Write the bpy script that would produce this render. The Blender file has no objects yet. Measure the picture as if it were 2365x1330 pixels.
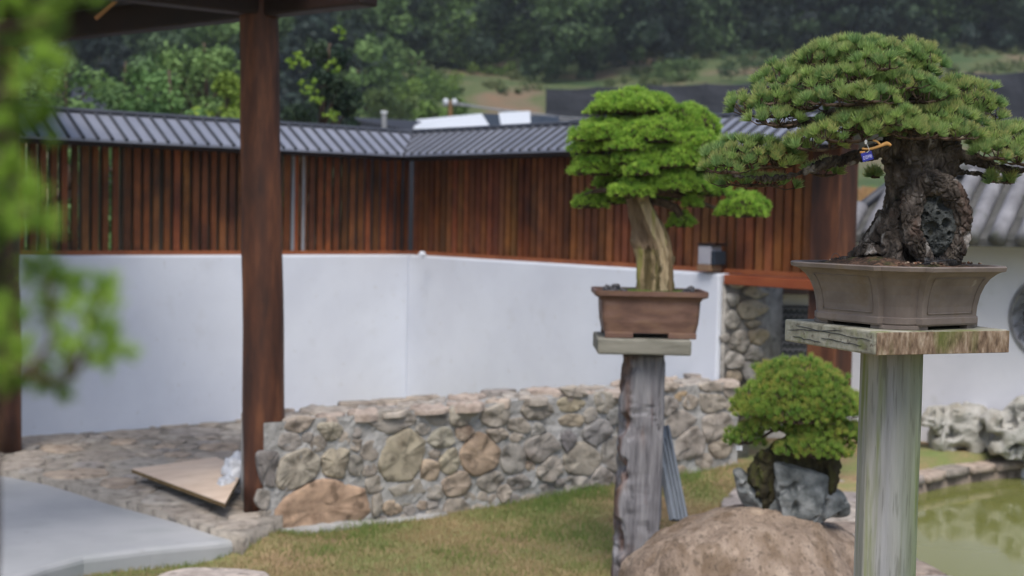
import bpy, bmesh, math, random
import numpy as np
from mathutils import Vector, Matrix, noise

SC = bpy.context.scene
COL = SC.collection
random.seed(7)
RNG = np.random.default_rng(11)
R = math.radians

# ------------------------------------------------------------------ camera
W0, H0, FPX = 2365.0, 1330.0, 3300.0
EYE = 1.6
PITCH = math.atan(172 / FPX)
ROLL = R(1.17)
f_ = Vector((0, math.cos(PITCH), -math.sin(PITCH)))
u0 = Vector((0, math.sin(PITCH), math.cos(PITCH)))
r0 = Vector((1, 0, 0))
r_ = r0 * math.cos(ROLL) + u0 * math.sin(ROLL)
u_ = -r0 * math.sin(ROLL) + u0 * math.cos(ROLL)
CAMP = Vector((0, 0, EYE))
cd = bpy.data.cameras.new("camera")
cam = bpy.data.objects.new("camera", cd)
COL.objects.link(cam)
m = Matrix((r_, u_, -f_)).transposed().to_4x4()
m.translation = CAMP
cam.matrix_world = m
cd.sensor_width = 36.0
cd.lens = 36.0 * FPX / W0
cd.clip_start = 0.05
cd.clip_end = 3000
cd.dof.use_dof = True
cd.dof.focus_distance = 3.1
cd.dof.aperture_fstop = 4.6
SC.camera = cam

# ------------------------------------------------------------------ light
SUN_EL, SUN_AZ = R(60), R(182)     # azimuth clockwise from +Y (behind the camera, a bit left)
w = bpy.data.worlds.new("World"); SC.world = w; w.use_nodes = True
nt = w.node_tree
bg = nt.nodes["Background"]
sky = nt.nodes.new("ShaderNodeTexSky")
sky.sky_type = 'NISHITA'; sky.sun_disc = False
sky.sun_elevation = SUN_EL; sky.sun_rotation = SUN_AZ
sky.air_density = 1.0; sky.dust_density = 2.5; sky.ozone_density = 1.0
nt.links.new(sky.outputs[0], bg.inputs[0])
bg.inputs[1].default_value = 0.08
sl = bpy.data.lights.new("sun", 'SUN'); sl.energy = 1.25; sl.angle = R(28); sl.color = (1, .95, .88)
so = bpy.data.objects.new("sun", sl); COL.objects.link(so)
sd = Vector((math.sin(SUN_AZ) * math.cos(SUN_EL), math.cos(SUN_AZ) * math.cos(SUN_EL), math.sin(SUN_EL)))
so.rotation_euler = sd.to_track_quat('Z', 'Y').to_euler()
so.location = sd * 30
SC.view_settings.view_transform = 'Standard'
SC.view_settings.look = 'None'
SC.view_settings.gamma = 1
SC.view_settings.exposure = 1.22
SC.cycles.max_bounces = 6

# ------------------------------------------------------------------ helpers
def ray(px, py):
    d = f_ + r_ * ((px - W0 / 2) / FPX) + u_ * (-(py - H0 / 2) / FPX)
    return d
def at(px, py, Y):
    d = ray(px, py); return CAMP + d * (Y / d.y)
def gz(px, py, z):
    d = ray(px, py); return CAMP + d * ((z - EYE) / d.z)
def onplane(px, py, P, n):
    d = ray(px, py); return CAMP + d * ((P - CAMP).dot(n) / d.dot(n))

WORG = {}
def tag(o, label=None, cat=None, group=None, kind=None):
    if label: o['label'] = label
    if cat: o['category'] = cat
    if group: o['group'] = group
    if kind: o['kind'] = kind
    return o
def thing(name, label, cat, loc, group=None):
    o = bpy.data.objects.new(name, None); COL.objects.link(o)
    o.location = loc; o.empty_display_size = .1
    WORG[o.name] = Vector(loc)
    return tag(o, label, cat, group)

class MB:
    def __init__(s): s.V = []; s.F = []; s.M = []; s.C = []
    def add(s, V, F, mi=0, c=None):
        b = len(s.V); s.V += [tuple(v) for v in V]
        s.F += [tuple(i + b for i in f) for f in F]; s.M += [mi] * len(F)
        s.C += [c or (1, 1, 1)] * len(V)
        return s
    def hexa(s, P, mi=0, c=None):   # P: 4 bottom (ccw), 4 top
        return s.add(P, [(3, 2, 1, 0), (4, 5, 6, 7), (0, 1, 5, 4), (1, 2, 6, 5), (2, 3, 7, 6), (3, 0, 4, 7)], mi, c)
    def box(s, o, a, b, h, mi=0, c=None):  # origin corner + three edge vectors
        o, a, b, h = map(Vector, (o, a, b, h))
        return s.hexa([o, o + a, o + a + b, o + b, o + h, o + a + h, o + a + b + h, o + b + h], mi, c)
    def prism(s, poly, z0, z1, mi=0, c=None):
        n = len(poly)
        V = [(p[0], p[1], z0) for p in poly] + [(p[0], p[1], z1) for p in poly]
        F = [tuple(range(n - 1, -1, -1)), tuple(range(n, 2 * n))] + [(i, (i + 1) % n, n + (i + 1) % n, n + i) for i in range(n)]
        return s.add(V, F, mi, c)
    def tube(s, pts, rad, sides=8, mi=0, c=None, sub=1, wob=0, flat=1.0):
        P = [Vector(p) for p in pts]
        if not hasattr(rad, '__len__'): rad = [rad] * len(P)
        if sub > 1:
            Q = []; rr = []
            n = len(P)
            for i in range(n - 1):
                p0, p1, p2, p3 = P[max(i - 1, 0)], P[i], P[i + 1], P[min(i + 2, n - 1)]
                for k in range(sub):
                    t = k / sub
                    Q.append(0.5 * ((2 * p1) + (p2 - p0) * t + (2 * p0 - 5 * p1 + 4 * p2 - p3) * t * t + (-p0 + 3 * p1 - 3 * p2 + p3) * t ** 3))
                    rr.append(rad[i] * (1 - t) + rad[i + 1] * t)
            Q.append(P[-1]); rr.append(rad[-1]); P, rad = Q, rr
        n = len(P); V = []; F = []
        ref = Vector((0.13, 0.2, 1)) if abs((P[-1] - P[0]).normalized().z) < .9 else Vector((1, .1, 0))
        for i in range(n):
            t = (P[min(i + 1, n - 1)] - P[max(i - 1, 0)]).normalized()
            a = t.cross(ref).normalized(); b = a.cross(t).normalized(); 
            for k in range(sides):
                an = 2 * math.pi * k / sides
                r = rad[i] * (1 + wob * noise.noise(P[i] * 9 + Vector((k * 1.7, 0, 0))))
                V.append(P[i] + a * (math.cos(an) * r) + b * (math.sin(an) * r * flat))
        for i in range(n - 1):
            for k in range(sides):
                k2 = (k + 1) % sides
                F.append((i * sides + k, i * sides + k2, (i + 1) * sides + k2, (i + 1) * sides + k))
        F.append(tuple(range(sides - 1, -1, -1))); F.append(tuple(range((n - 1) * sides, n * sides)))
        return s.add(V, F, mi, c)

def build(name, mb, mats, parent=None, loc=None, smooth=False, bevel=0, seg=2, V=None, F=None, C=None):
    me = bpy.data.meshes.new(name)
    if parent is not None: org = WORG[parent.name]
    else: org = Vector(loc) if loc is not None else Vector((0, 0, 0))
    if mb is not None:
        V = [(v[0] - org.x, v[1] - org.y, v[2] - org.z) for v in mb.V]
        me.from_pydata(V, [], mb.F)
        me.polygons.foreach_set('material_index', mb.M)
        C = mb.C
        ca = me.color_attributes.new('Col', 'FLOAT_COLOR', 'POINT')
        a = np.ones((len(V), 4), dtype=np.float32); a[:, :3] = np.array(C, dtype=np.float32).reshape(-1, 3)
        ca.data.foreach_set('color', a.ravel())
    else:                      # numpy: V (n,3), F (m,k)
        V = np.asarray(V, dtype=np.float32) - np.array(org, dtype=np.float32)
        F = np.asarray(F, dtype=np.int32); k = F.shape[1]
        me.vertices.add(len(V)); me.vertices.foreach_set('co', V.ravel())
        me.loops.add(F.size); me.loops.foreach_set('vertex_index', F.ravel())
        me.polygons.add(len(F)); me.polygons.foreach_set('loop_start', np.arange(len(F), dtype=np.int32) * k)
        if C is not None:
            a = np.ones((len(V), 4), dtype=np.float32); a[:, :3] = C
            ca = me.color_attributes.new('Col', 'FLOAT_COLOR', 'POINT'); ca.data.foreach_set('color', a.ravel())
    me.update(calc_edges=True)
    if mb is not None: me.validate()
    o = bpy.data.objects.new(name, me); COL.objects.link(o)
    for mt in (mats if isinstance(mats, (list, tuple)) else [mats]): me.materials.append(mt)
    if mb is not None and mb.F:
        bm = bmesh.new(); bm.from_mesh(me); bmesh.ops.recalc_face_normals(bm, faces=bm.faces); bm.to_mesh(me); bm.free()
    if smooth: me.polygons.foreach_set('use_smooth', [True] * len(me.polygons))
    if bevel:
        md = o.modifiers.new('bevel', 'BEVEL'); md.width = bevel; md.segments = seg; md.limit_method = 'ANGLE'; md.angle_limit = R(40)
    if parent is not None: o.parent = parent
    else: o.location = org
    WORG[o.name] = org
    return o

def remesh(mb, voxel, disp=None, smooth_it=0):
    """fuse the closed pieces of mb into one skin and displace it; returns an MB"""
    me = bpy.data.meshes.new('tmp'); me.from_pydata(mb.V, [], mb.F)
    bm = bmesh.new(); bm.from_mesh(me); bmesh.ops.recalc_face_normals(bm, faces=bm.faces); bm.to_mesh(me); bm.free()
    o = bpy.data.objects.new('tmp', me); COL.objects.link(o)
    md = o.modifiers.new('r', 'REMESH'); md.mode = 'VOXEL'; md.voxel_size = voxel
    if smooth_it:
        ms = o.modifiers.new('s', 'SMOOTH'); ms.iterations = smooth_it; ms.factor = .5
    dg = bpy.context.evaluated_depsgraph_get()
    m2 = bpy.data.meshes.new_from_object(o.evaluated_get(dg))
    V = [v.co.copy() for v in m2.vertices]; N = [v.normal.copy() for v in m2.vertices]
    F = [tuple(p.vertices) for p in m2.polygons]
    bpy.data.objects.remove(o); bpy.data.meshes.remove(me); bpy.data.meshes.remove(m2)
    C = None
    out = MB(); out.V = [tuple(v) for v in V]; out.F = F; out.M = [0] * len(F); out.C = [(1, 1, 1)] * len(V)
    if disp:
        VV = []; CC = []
        for v, n in zip(V, N):
            d, c = disp(v, n); VV.append(tuple(v + n * d)); CC.append(c)
        out.V = VV; out.C = CC
    return out

# ------------------------------------------------------------------ materials
def mat(name, cols, scale=4.0, stretch=(1, 1, 1), rough=.8, detail=8, bump=.3, bscale=None, bdist=.01, attr=0.0, spec=.3,
        dist=0.0, lo=.3, hi=.7, rot=(0, 0, 0), patches=None, metal=0.0, trans=0.0):
    """cols: list of rgb along a noise ramp; patches: list of (rgb, scale, lo, hi, amount)"""
    m = bpy.data.materials.new(name); m.use_nodes = True
    t = m.node_tree; L = t.links.new; p = t.nodes['Principled BSDF']
    p.inputs['Roughness'].default_value = rough; p.inputs['Metallic'].default_value = metal
    p.inputs['Specular IOR Level'].default_value = spec
    tc = t.nodes.new('ShaderNodeTexCoord'); mp = t.nodes.new('ShaderNodeMapping')
    mp.inputs['Scale'].default_value = stretch; mp.inputs['Rotation'].default_value = rot
    L(tc.outputs['Object'], mp.inputs[0])
    nz = t.nodes.new('ShaderNodeTexNoise'); nz.inputs['Scale'].default_value = scale; nz.inputs['Detail'].default_value = detail
    nz.inputs['Roughness'].default_value = .6; nz.inputs['Distortion'].default_value = dist
    L(mp.outputs[0], nz.inputs['Vector'])
    cr = t.nodes.new('ShaderNodeValToRGB'); e = cr.color_ramp.elements
    while len(e) < len(cols): e.new(.5)
    for i, c in enumerate(cols):
        e[i].position = lo + (hi - lo) * i / max(1, len(cols) - 1); e[i].color = (*c, 1)
    L(nz.outputs['Fac'], cr.inputs[0]); out = cr.outputs[0]
    for (c, s, a, b, amt) in (patches or []):
        n2 = t.nodes.new('ShaderNodeTexNoise'); n2.inputs['Scale'].default_value = s; n2.inputs['Detail'].default_value = 6
        L(mp.outputs[0], n2.inputs['Vector'])
        mr = t.nodes.new('ShaderNodeMapRange'); mr.inputs[1].default_value = a; mr.inputs[2].default_value = b; mr.inputs[4].default_value = amt
        L(n2.outputs['Fac'], mr.inputs[0])
        mx = t.nodes.new('ShaderNodeMix'); mx.data_type = 'RGBA'; L(mr.outputs[0], mx.inputs[0]); L(out, mx.inputs[6]); mx.inputs[7].default_value = (*c, 1)
        out = mx.outputs[2]
    if attr:
        at_ = t.nodes.new('ShaderNodeAttribute'); at_.attribute_name = 'Col'
        mx = t.nodes.new('ShaderNodeMix'); mx.data_type = 'RGBA'; mx.blend_type = 'MULTIPLY'; mx.inputs[0].default_value = attr
        L(out, mx.inputs[6]); L(at_.outputs['Color'], mx.inputs[7]); out = mx.outputs[2]
    L(out, p.inputs['Base Color'])
    if bump:
        nb = t.nodes.new('ShaderNodeTexNoise'); nb.inputs['Scale'].default_value = bscale or scale * 3; nb.inputs['Detail'].default_value = 8
        L(mp.outputs[0], nb.inputs['Vector'])
        bp = t.nodes.new('ShaderNodeBump'); bp.inputs['Strength'].default_value = bump; bp.inputs['Distance'].default_value = bdist
        L(nb.outputs['Fac'], bp.inputs['Height']); L(bp.outputs[0], p.inputs['Normal'])
    return m
def leafmat(name, tr=.45, rough=.6):
    m = bpy.data.materials.new(name); m.use_nodes = True
    t = m.node_tree; L = t.links.new; p = t.nodes['Principled BSDF']; p.inputs['Roughness'].default_value = rough
    p.inputs['Specular IOR Level'].default_value = .25
    a = t.nodes.new('ShaderNodeAttribute'); a.attribute_name = 'Col'; L(a.outputs['Color'], p.inputs['Base Color'])
    tl = t.nodes.new('ShaderNodeBsdfTranslucent'); L(a.outputs['Color'], tl.inputs[0])
    mx = t.nodes.new('ShaderNodeMixShader'); mx.inputs[0].default_value = tr
    L(p.outputs[0], mx.inputs[1]); L(tl.outputs[0], mx.inputs[2]); L(mx.outputs[0], t.nodes['Material Output'].inputs[0])
    return m
LEAF = leafmat('leaf')
LEAFFAR = leafmat('far_leaf', .2, .7)
W1 = [(.95, .95, .95), (1.05, 1.05, 1.05)]
MT = dict(
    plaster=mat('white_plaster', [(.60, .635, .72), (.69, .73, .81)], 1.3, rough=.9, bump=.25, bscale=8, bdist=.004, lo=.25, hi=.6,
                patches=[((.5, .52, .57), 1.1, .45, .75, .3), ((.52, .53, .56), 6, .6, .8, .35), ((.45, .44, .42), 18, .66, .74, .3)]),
    plaster2=mat('weathered_plaster', [(.66, .67, .73), (.77, .78, .84)], 2, rough=.9, bump=.3, bscale=14, bdist=.006,
                 patches=[((.4, .41, .34), 3, .58, .75, .5)]),
    redwood=mat('stained_timber', [(.02, .01, .008), (.085, .031, .016), (.22, .085, .036)], 3.5, (2.4, 2.4, .45), .6, bump=.4, bscale=12, bdist=.004, spec=.35,
                patches=[((.02, .01, .008), 1.6, .55, .8, .7)]),
    dark_shade_wood=mat('dark_shade_timber', [(.009, .005, .004), (.024, .010, .007)], 3, (1, 1, 1), .6, bump=.3, bscale=12, bdist=.004),  # near-black tone paints in the shade under the pavilion roof
    slat=mat('slat_timber', [(.08, .026, .01), (.16, .053, .017), (.26, .095, .03)], 3.2, (1.2, 1.2, .9), .65, bump=.3, bscale=20, bdist=.002, attr=1.0,
             patches=[((.035, .016, .011), 3.4, .5, .68, .65)]),
    seam=mat('roof_seam', [(.03, .034, .045), (.06, .065, .08)], 4, rough=.5, spec=.4),
    roofm=mat('grey_metal_roof', [(.15, .165, .215), (.24, .255, .31)], 2.2, rough=.42, bump=.15, bscale=15, spec=.5,
              patches=[((.16, .17, .2), 6, .55, .75, .5)]),
    tube_tile=mat('weathered_tile', [(.11, .11, .12), (.18, .18, .195), (.26, .26, .28)], 7, rough=.85, bump=.5, bscale=30, bdist=.004,
                  patches=[((.1, .11, .08), 9, .55, .7, .6)]),
    stone=mat('field_stone', [(.5, .47, .44), (.82, .81, .8), (1.1, 1.07, 1.03)], 11, rough=.9, bump=.6, bscale=28, bdist=.008, attr=1.0, dist=.6,
              patches=[((.22, .12, .06), 5, .6, .75, .45), ((.09, .085, .075), 15, .56, .68, .55), ((.6, .58, .55), 40, .62, .7, .3)]),
    mortar=mat('mortar', [(.24, .235, .22), (.42, .415, .41)], 12, rough=.95, bump=.8, bscale=40, bdist=.01),
    concrete=mat('concrete', [(.3, .31, .325), (.395, .4, .41)], 1.6, rough=.85, bump=.2, bscale=30, bdist=.003,
                 patches=[((.27, .29, .29), 3, .5, .75, .6), ((.22, .22, .2), 14, .66, .78, .4)]),
    soil=mat('pot_soil', [(.02, .013, .01), (.06, .036, .024), (.16, .09, .06)], 70, rough=1, bump=1, bscale=150, bdist=.01, lo=.35, hi=.65,
             patches=[((.06, .09, .02), 20, .5, .7, .6)]),
    moss=mat('mossy_soil', [(.05, .08, .015), (.12, .17, .03)], 40, rough=1, bump=1, bscale=90, bdist=.01, patches=[((.03, .025, .02), 15, .5, .65, .8)]),
    grass=mat('lawn_soil', [(.09, .06, .035), (.19, .14, .07), (.12, .14, .035), (.13, .17, .04)], 2.2, rough=1, bump=.8, bscale=40, bdist=.02, lo=.33, hi=.68,
              patches=[((.22, .15, .09), 1.3, .5, .68, .7)]),
    pot=mat('grey_brown_clay', [(.13, .103, .09), (.165, .135, .118), (.21, .175, .155)], 14, rough=.6, bump=.15, bscale=120, bdist=.001, spec=.35,
            patches=[((.13, .09, .045), 13, .58, .72, .6), ((.42, .41, .4), 26, .66, .74, .35), ((.08, .065, .055), 8, .55, .75, .35)]),
    pot2=mat('red_brown_clay', [(.085, .048, .037), (.14, .078, .058), (.19, .115, .088)], 8, (1, 1, 3), rough=.6, bump=.15, bscale=80, bdist=.001,
             patches=[((.2, .12, .06), 9, .5, .7, .4)]),
    rock=mat('grey_rock', [(.04, .045, .047), (.12, .13, .13), (.26, .27, .27)], 14, rough=.75, bump=.8, bscale=50, bdist=.006,
             patches=[((.36, .37, .37), 22, .64, .7, .5)]),
    pumice=mat('porous_rock', [(.015, .018, .018), (.045, .05, .05), (.085, .09, .088)], 60, rough=.9, bump=.6, bscale=200, bdist=.003,
               patches=[((.1, .085, .03), 16, .55, .7, .7)]),
    boulder=mat('tan_boulder', [(.15, .108, .08), (.27, .205, .155), (.39, .31, .245)], 4.5, (1.6, 1, .8), rough=.9, bump=1, bscale=45, bdist=.014, dist=.8,
                patches=[((.13, .085, .05), 4.2, .48, .62, .7), ((.08, .06, .045), 34, .56, .66, .6), ((.46, .36, .28), 14, .58, .7, .5), ((.1, .075, .05), 90, .58, .66, .5)]),
    grotto=mat('eroded_limestone', [(.27, .25, .2), (.42, .41, .38), (.56, .56, .54)], 4, rough=.95, bump=.8, bscale=20, bdist=.02,
               patches=[((.15, .13, .07), 4, .55, .66, .7)]),
    bark=mat('flaky_bark', [(.02, .016, .013), (.06, .048, .04), (.15, .13, .115)], 38, (1, 1, .5), rough=.9, bump=.9, bscale=160, bdist=.003, attr=1.0,
             patches=[((.11, .06, .045), 15, .6, .7, .5), ((.4, .38, .36), 24, .6, .67, .6), ((.04, .045, .018), 9, .58, .75, .5)]),
    twig=mat('twig_bark', [(.03, .02, .014), (.08, .055, .04), (.14, .1, .08)], 60, rough=.95, bump=.6, bscale=150, bdist=.002),
    deadwood=mat('bleached_deadwood', [(.14, .11, .075), (.24, .195, .135), (.34, .285, .2)], 14, (2.2, 2.2, .22), rough=.8, bump=.4, bscale=45, bdist=.004, attr=1.0,
                 patches=[((.13, .15, .02), 12, .58, .66, .7)]),
    mossbark=mat('mossy_dark_bark', [(.012, .01, .006), (.035, .03, .014), (.06, .07, .015)], 25, (1, 1, .4), rough=.95, bump=.9, bscale=70, bdist=.008),
    oldwood=mat('weathered_grey_wood', [(.09, .087, .095), (.2, .195, .21), (.3, .295, .305)], 16, (2.4, 2.4, .25), rough=.85, bump=1, bscale=50, bdist=.008, attr=1.0,
                patches=[((.13, .06, .04), 10, .6, .72, .6)]),
    stand=mat('weathered_stand_post', [(.21, .21, .195), (.275, .275, .265), (.335, .335, .33)], 24, (2.2, 2.2, .14), rough=.8, bump=.5, bscale=90, bdist=.002, attr=1.0,
              patches=[((.14, .17, .04), 14, .56, .68, .85), ((.2, .21, .25), 9, .5, .75, .5), ((.12, .12, .11), 70, .57, .63, .45)]),
    board=mat('lichen_grey_board', [(.15, .14, .105), (.28, .27, .215), (.4, .39, .33)], 10, (.5, 3, 3), rough=.85, bump=.7, bscale=30, bdist=.004, rot=(0, 0, 0),
              patches=[((.14, .16, .04), 7, .52, .68, .75), ((.1, .08, .06), 26, .6, .68, .7)]),
    board2=mat('weathered_board', [(.13, .125, .1), (.27, .26, .22)], 8, (.6, 3, 3), rough=.85, bump=.5, bscale=30, bdist=.003,
               patches=[((.07, .07, .05), 12, .55, .68, .7)]),
    endgrain=mat('end_grain', [(.06, .038, .025), (.2, .14, .095), (.36, .29, .22)], 70, (1.2, 1.2, .45), rough=.9, bump=1, bscale=110, bdist=.004,
                 patches=[((.09, .13, .02), 9, .45, .62, .9)], rot=(0, R(50), 0)),
    plank=mat('grey_composite_plank', [(.13, .15, .18), (.2, .225, .26)], 12, (2, 2, .3), rough=.6, bump=.2),
    ply=mat('plywood_sheet', [(.55, .42, .32), (.68, .55, .44)], 4, (1, 3, 1), rough=.8, bump=.1, patches=[((.3, .2, .12), 6, .6, .75, .4)]),
    plyedge=mat('plywood_edge', [(.11, .07, .03), (.18, .12, .05)], 10, rough=.8),
    plastic=mat('white_plastic_film', [(.48, .5, .54), (.66, .68, .72)], 5, rough=.35, bump=.3, spec=.5),
    box=mat('grey_white_box', [(.3, .3, .35), (.4, .4, .44)], 6, rough=.7),
    boxdark=mat('dark_blue_box_side', [(.012, .02, .035), (.03, .04, .055)], 6, rough=.7),
    boxbase=mat('brown_box_base', [(.2, .12, .08), (.26, .17, .1)], 6, rough=.8),
    lattice=mat('dark_lattice', [(.03, .033, .035), (.07, .075, .08)], 12, rough=.8),
    tilegrey=mat('pale_tile_lattice', [(.1, .1, .11), (.22, .22, .24)], 10, rough=.8),
    net=mat('black_shade_net', [(.018, .02, .028), (.035, .038, .05)], 1.2, (.4, 1, 1), rough=.75, bump=.5, bscale=3, bdist=.1, spec=.3),
    post=mat('galvanised_post', [(.2, .21, .23), (.3, .31, .33)], 5, rough=.6),
    white_roof=mat('white_sheet_roof', [(.5, .53, .57), (.62, .65, .69)], 2, rough=.6),
    bamboo=mat('tan_bamboo', [(.14, .075, .035), (.27, .16, .065)], 6, (3, 3, .3), rough=.7),
    bluetag=mat('blue_tag', [(.01, .012, .18), (.015, .02, .25)], 10, rough=.35, bump=0, spec=.5),
    tagtext=mat('tag_lettering', [(.45, .45, .75), (.5, .5, .8)], 10, rough=.5, bump=0),
    string=mat('white_string', [(.6, .6, .6), (.7, .7, .7)], 10, rough=.8, bump=0),
    raffia=mat('orange_twig', [(.42, .2, .06), (.62, .36, .13)], 50, rough=.7, bump=.5, bscale=120, bdist=.002),
    wire=mat('dark_wire', [(.015, .015, .018), (.03, .03, .035)], 10, rough=.4, bump=0, spec=.5),
    hillm=mat('hillside_earth', [(.03, .04, .02), (.05, .07, .03)], .5, rough=1, bump=.5, bscale=3, bdist=.1),
)
# terrain: lawn near, earth bank and dark forest floor far, by position
def terrain_mat():
    m = mat('terrain', [(.17, .11, .07), (.3, .22, .12), (.22, .22, .09), (.17, .22, .07)], 2.0, rough=1, bump=.8, bscale=35, bdist=.02, lo=.33, hi=.68,
            patches=[((.23, .16, .1), 1.1, .52, .7, .7)])
    t = m.node_tree; L = t.links.new; p = t.nodes['Principled BSDF']
    src = p.inputs['Base Color'].links[0].from_socket
    tc = t.nodes.new('ShaderNodeTexCoord'); sx = t.nodes.new('ShaderNodeSeparateXYZ'); L(tc.outputs['Object'], sx.inputs[0])
    nz = t.nodes.new('ShaderNodeTexNoise'); nz.inputs['Scale'].default_value = .35; nz.inputs['Detail'].default_value = 8
    L(tc.outputs['Object'], nz.inputs['Vector'])
    cr = t.nodes.new('ShaderNodeValToRGB'); e = cr.color_ramp.elements
    for k in range(2): e.new(.5)
    for i, (q, c) in enumerate([(.36, (.05, .085, .03)), (.5, (.09, .11, .045)), (.6, (.15, .12, .075)), (.72, (.19, .12, .075))]):
        e[i].position = q; e[i].color = (*c, 1)
    L(nz.outputs['Fac'], cr.inputs[0])
    def mixat(a, b, y0, y1):
        mr = t.nodes.new('ShaderNodeMapRange'); mr.inputs[1].default_value = y0; mr.inputs[2].default_value = y1; L(sx.outputs[1], mr.inputs[0])
        mx = t.nodes.new('ShaderNodeMix'); mx.data_type = 'RGBA'; L(mr.outputs[0], mx.inputs[0]); L(a, mx.inputs[6])
        if isinstance(b, tuple): mx.inputs[7].default_value = (*b, 1)
        else: L(b, mx.inputs[7])
        return mx.outputs[2]
    o = mixat(src, cr.outputs[0], 20, 22); o = mixat(o, (.02, .03, .015), 75.5, 77)
    L(o, p.inputs['Base Color'])
    return m
TERR = terrain_mat()

# water
mw = bpy.data.materials.new('pond_water'); mw.use_nodes = True
t = mw.node_tree; p = t.nodes['Principled BSDF']
p.inputs['Base Color'].default_value = (.16, .17, .05, 1); p.inputs['Roughness'].default_value = .06; p.inputs['IOR'].default_value = 1.33
nz = t.nodes.new('ShaderNodeTexNoise'); nz.inputs['Scale'].default_value = 2.5; bp = t.nodes.new('ShaderNodeBump'); bp.inputs['Strength'].default_value = .05; bp.inputs['Distance'].default_value = .02
t.links.new(nz.outputs['Fac'], bp.inputs['Height']); t.links.new(bp.outputs[0], p.inputs['Normal'])

# ------------------------------------------------------------------ lumps
_ico = {}
def ico(sub):
    if sub not in _ico:
        bm = bmesh.new(); bmesh.ops.create_icosphere(bm, subdivisions=sub, radius=1)
        _ico[sub] = ([v.co.copy() for v in bm.verts], [tuple(v.index for v in f.verts) for f in bm.faces]); bm.free()
    return _ico[sub]
def lump(mb, c, ax, ay, az, seed=0, amp=.18, freq=1.6, power=.75, sub=3, col=None, mi=0, fine=.05, cut=0, ang=0):
    """rounded irregular block; ax, ay, az are half-axis VECTORS"""
    V, F = ico(sub); out = []
    off = Vector((seed * 3.17, seed * 1.31, seed * 7.7))
    rr_ = random.Random(seed * 7 + 1)
    cuts = [(2 * math.pi * (i + rr_.uniform(-.3, .3)) / ang, rr_.uniform(.78, 1.0)) for i in range(ang)] if ang else None
    for v in V:
        q = Vector([math.copysign(abs(k) ** power, k) for k in v])
        d = 1 + amp * noise.noise(v * freq + off) * 2 + fine * noise.noise(v * freq * 4 + off) * 2
        if cut: d -= cut * max(0, noise.noise(v * 2.2 - off)) 
        q = q * d
        if cuts:
            th_a = math.atan2(q.z, q.x); rad_ = math.hypot(q.x, q.z); lim = min((dd / max(.05, math.cos(th_a - aa)) for aa, dd in cuts if math.cos(th_a - aa) > .05), default=1)
            if rad_ > lim * .96: k_ = (lim * .96 + (rad_ - lim * .96) * .12) / rad_; q = Vector((q.x * k_, q.y, q.z * k_))
        out.append(Vector(c) + Vector(ax) * q.x + Vector(ay) * q.y + Vector(az) * q.z)
    mb.add(out, F, mi, col)
def masonry(mb, seeds, frame, gap=.006, h=.02, lim=1.3, rough=.25, skirt=-1.0):
    """seeds: (u, v, ru, rv, rot, colour); fitted stones, each clipped against its neighbours; frame(u, v, d) -> point"""
    n = len(seeds); seeds = [(*q[:5], tuple(a * .68 + b * .32 for a, b in zip(q[5], (.35, .33, .3)))) for q in seeds]
    def ext(sd, a):
        a -= sd[4]; return 1 / math.sqrt((math.cos(a) / sd[2]) ** 2 + (math.sin(a) / sd[3]) ** 2)
    for i, sd in enumerate(seeds):
        u, v, ru, rv, rot, col = sd; rr = random.Random(i * 13 + 5)
        k0 = rr.randint(6, 8); poly = []
        for k in range(k0):
            a = 2 * math.pi * (k + rr.uniform(-.28, .28)) / k0; e = ext(sd, a) * rr.uniform(1.02, lim)
            poly.append((e * math.cos(a), e * math.sin(a)))
        for j, s2 in enumerate(seeds):
            if i == j: continue
            dx, dy = s2[0] - u, s2[1] - v; D = math.hypot(dx, dy)
            if D > (max(ru, rv) + max(s2[2], s2[3])) * lim or D < 1e-6: continue
            a = math.atan2(dy, dx); ei, ej = ext(sd, a), ext(s2, a + math.pi); L_ = D * ei / (ei + ej) - gap; nx_, ny_ = dx / D, dy / D
            out = []
            for q in range(len(poly)):
                A, B = poly[q], poly[(q + 1) % len(poly)]; da_, db_ = A[0] * nx_ + A[1] * ny_ - L_, B[0] * nx_ + B[1] * ny_ - L_
                if da_ <= 0: out.append(A)
                if da_ * db_ < 0: t = da_ / (da_ - db_); out.append((A[0] + (B[0] - A[0]) * t, A[1] + (B[1] - A[1]) * t))
            poly = out
            if len(poly) < 3: break
        if len(poly) < 3: continue
        for _ in range(3):      # round the corners
            poly = [p for q in range(len(poly)) for A, B in ((poly[q], poly[(q + 1) % len(poly)]),) for p in ((A[0] * .8 + B[0] * .2, A[1] * .8 + B[1] * .2), (A[0] * .2 + B[0] * .8, A[1] * .2 + B[1] * .8))]
        if len(poly) > 64: poly = poly[::2]
        m = len(poly); hh = h * rr.uniform(.6, 1.3) * min(1, math.sqrt(ru * rv) / .06); V = []; tl = (rr.uniform(-.25, .25), rr.uniform(-.25, .25))
        off = Vector((i * 2.3, i * 1.1, 0))
        for sc_, d in ((1.0, skirt), (1.0, .35), (.965, .8), (.88, .98), (.55, 1.0), (.22, 1.0)):
            for (x, y) in poly:
                x_, y_ = x * sc_, y * sc_
                nz_ = noise.noise(Vector((x_ * 16, y_ * 16, 0)) + off) * rough * 1.6 + noise.noise(Vector((x_ * 60, y_ * 60, 0)) + off) * rough * .7
                w_ = 1 + .03 * noise.noise(Vector((x * 30, y * 30, 7)) + off)
                V.append(frame(u + x_ * w_, v + y_ * w_, hh * (d + (nz_ if d > .3 else 0) + (x_ * tl[0] + y_ * tl[1]) / max(ru, rv) * (d > .3))))
        F = [(r * m + q, r * m + (q + 1) % m, (r + 1) * m + (q + 1) % m, (r + 1) * m + q) for r in range(5) for q in range(m)] + [tuple(5 * m + q for q in range(m))]
        mb.add(V, F, 0, col)
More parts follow.
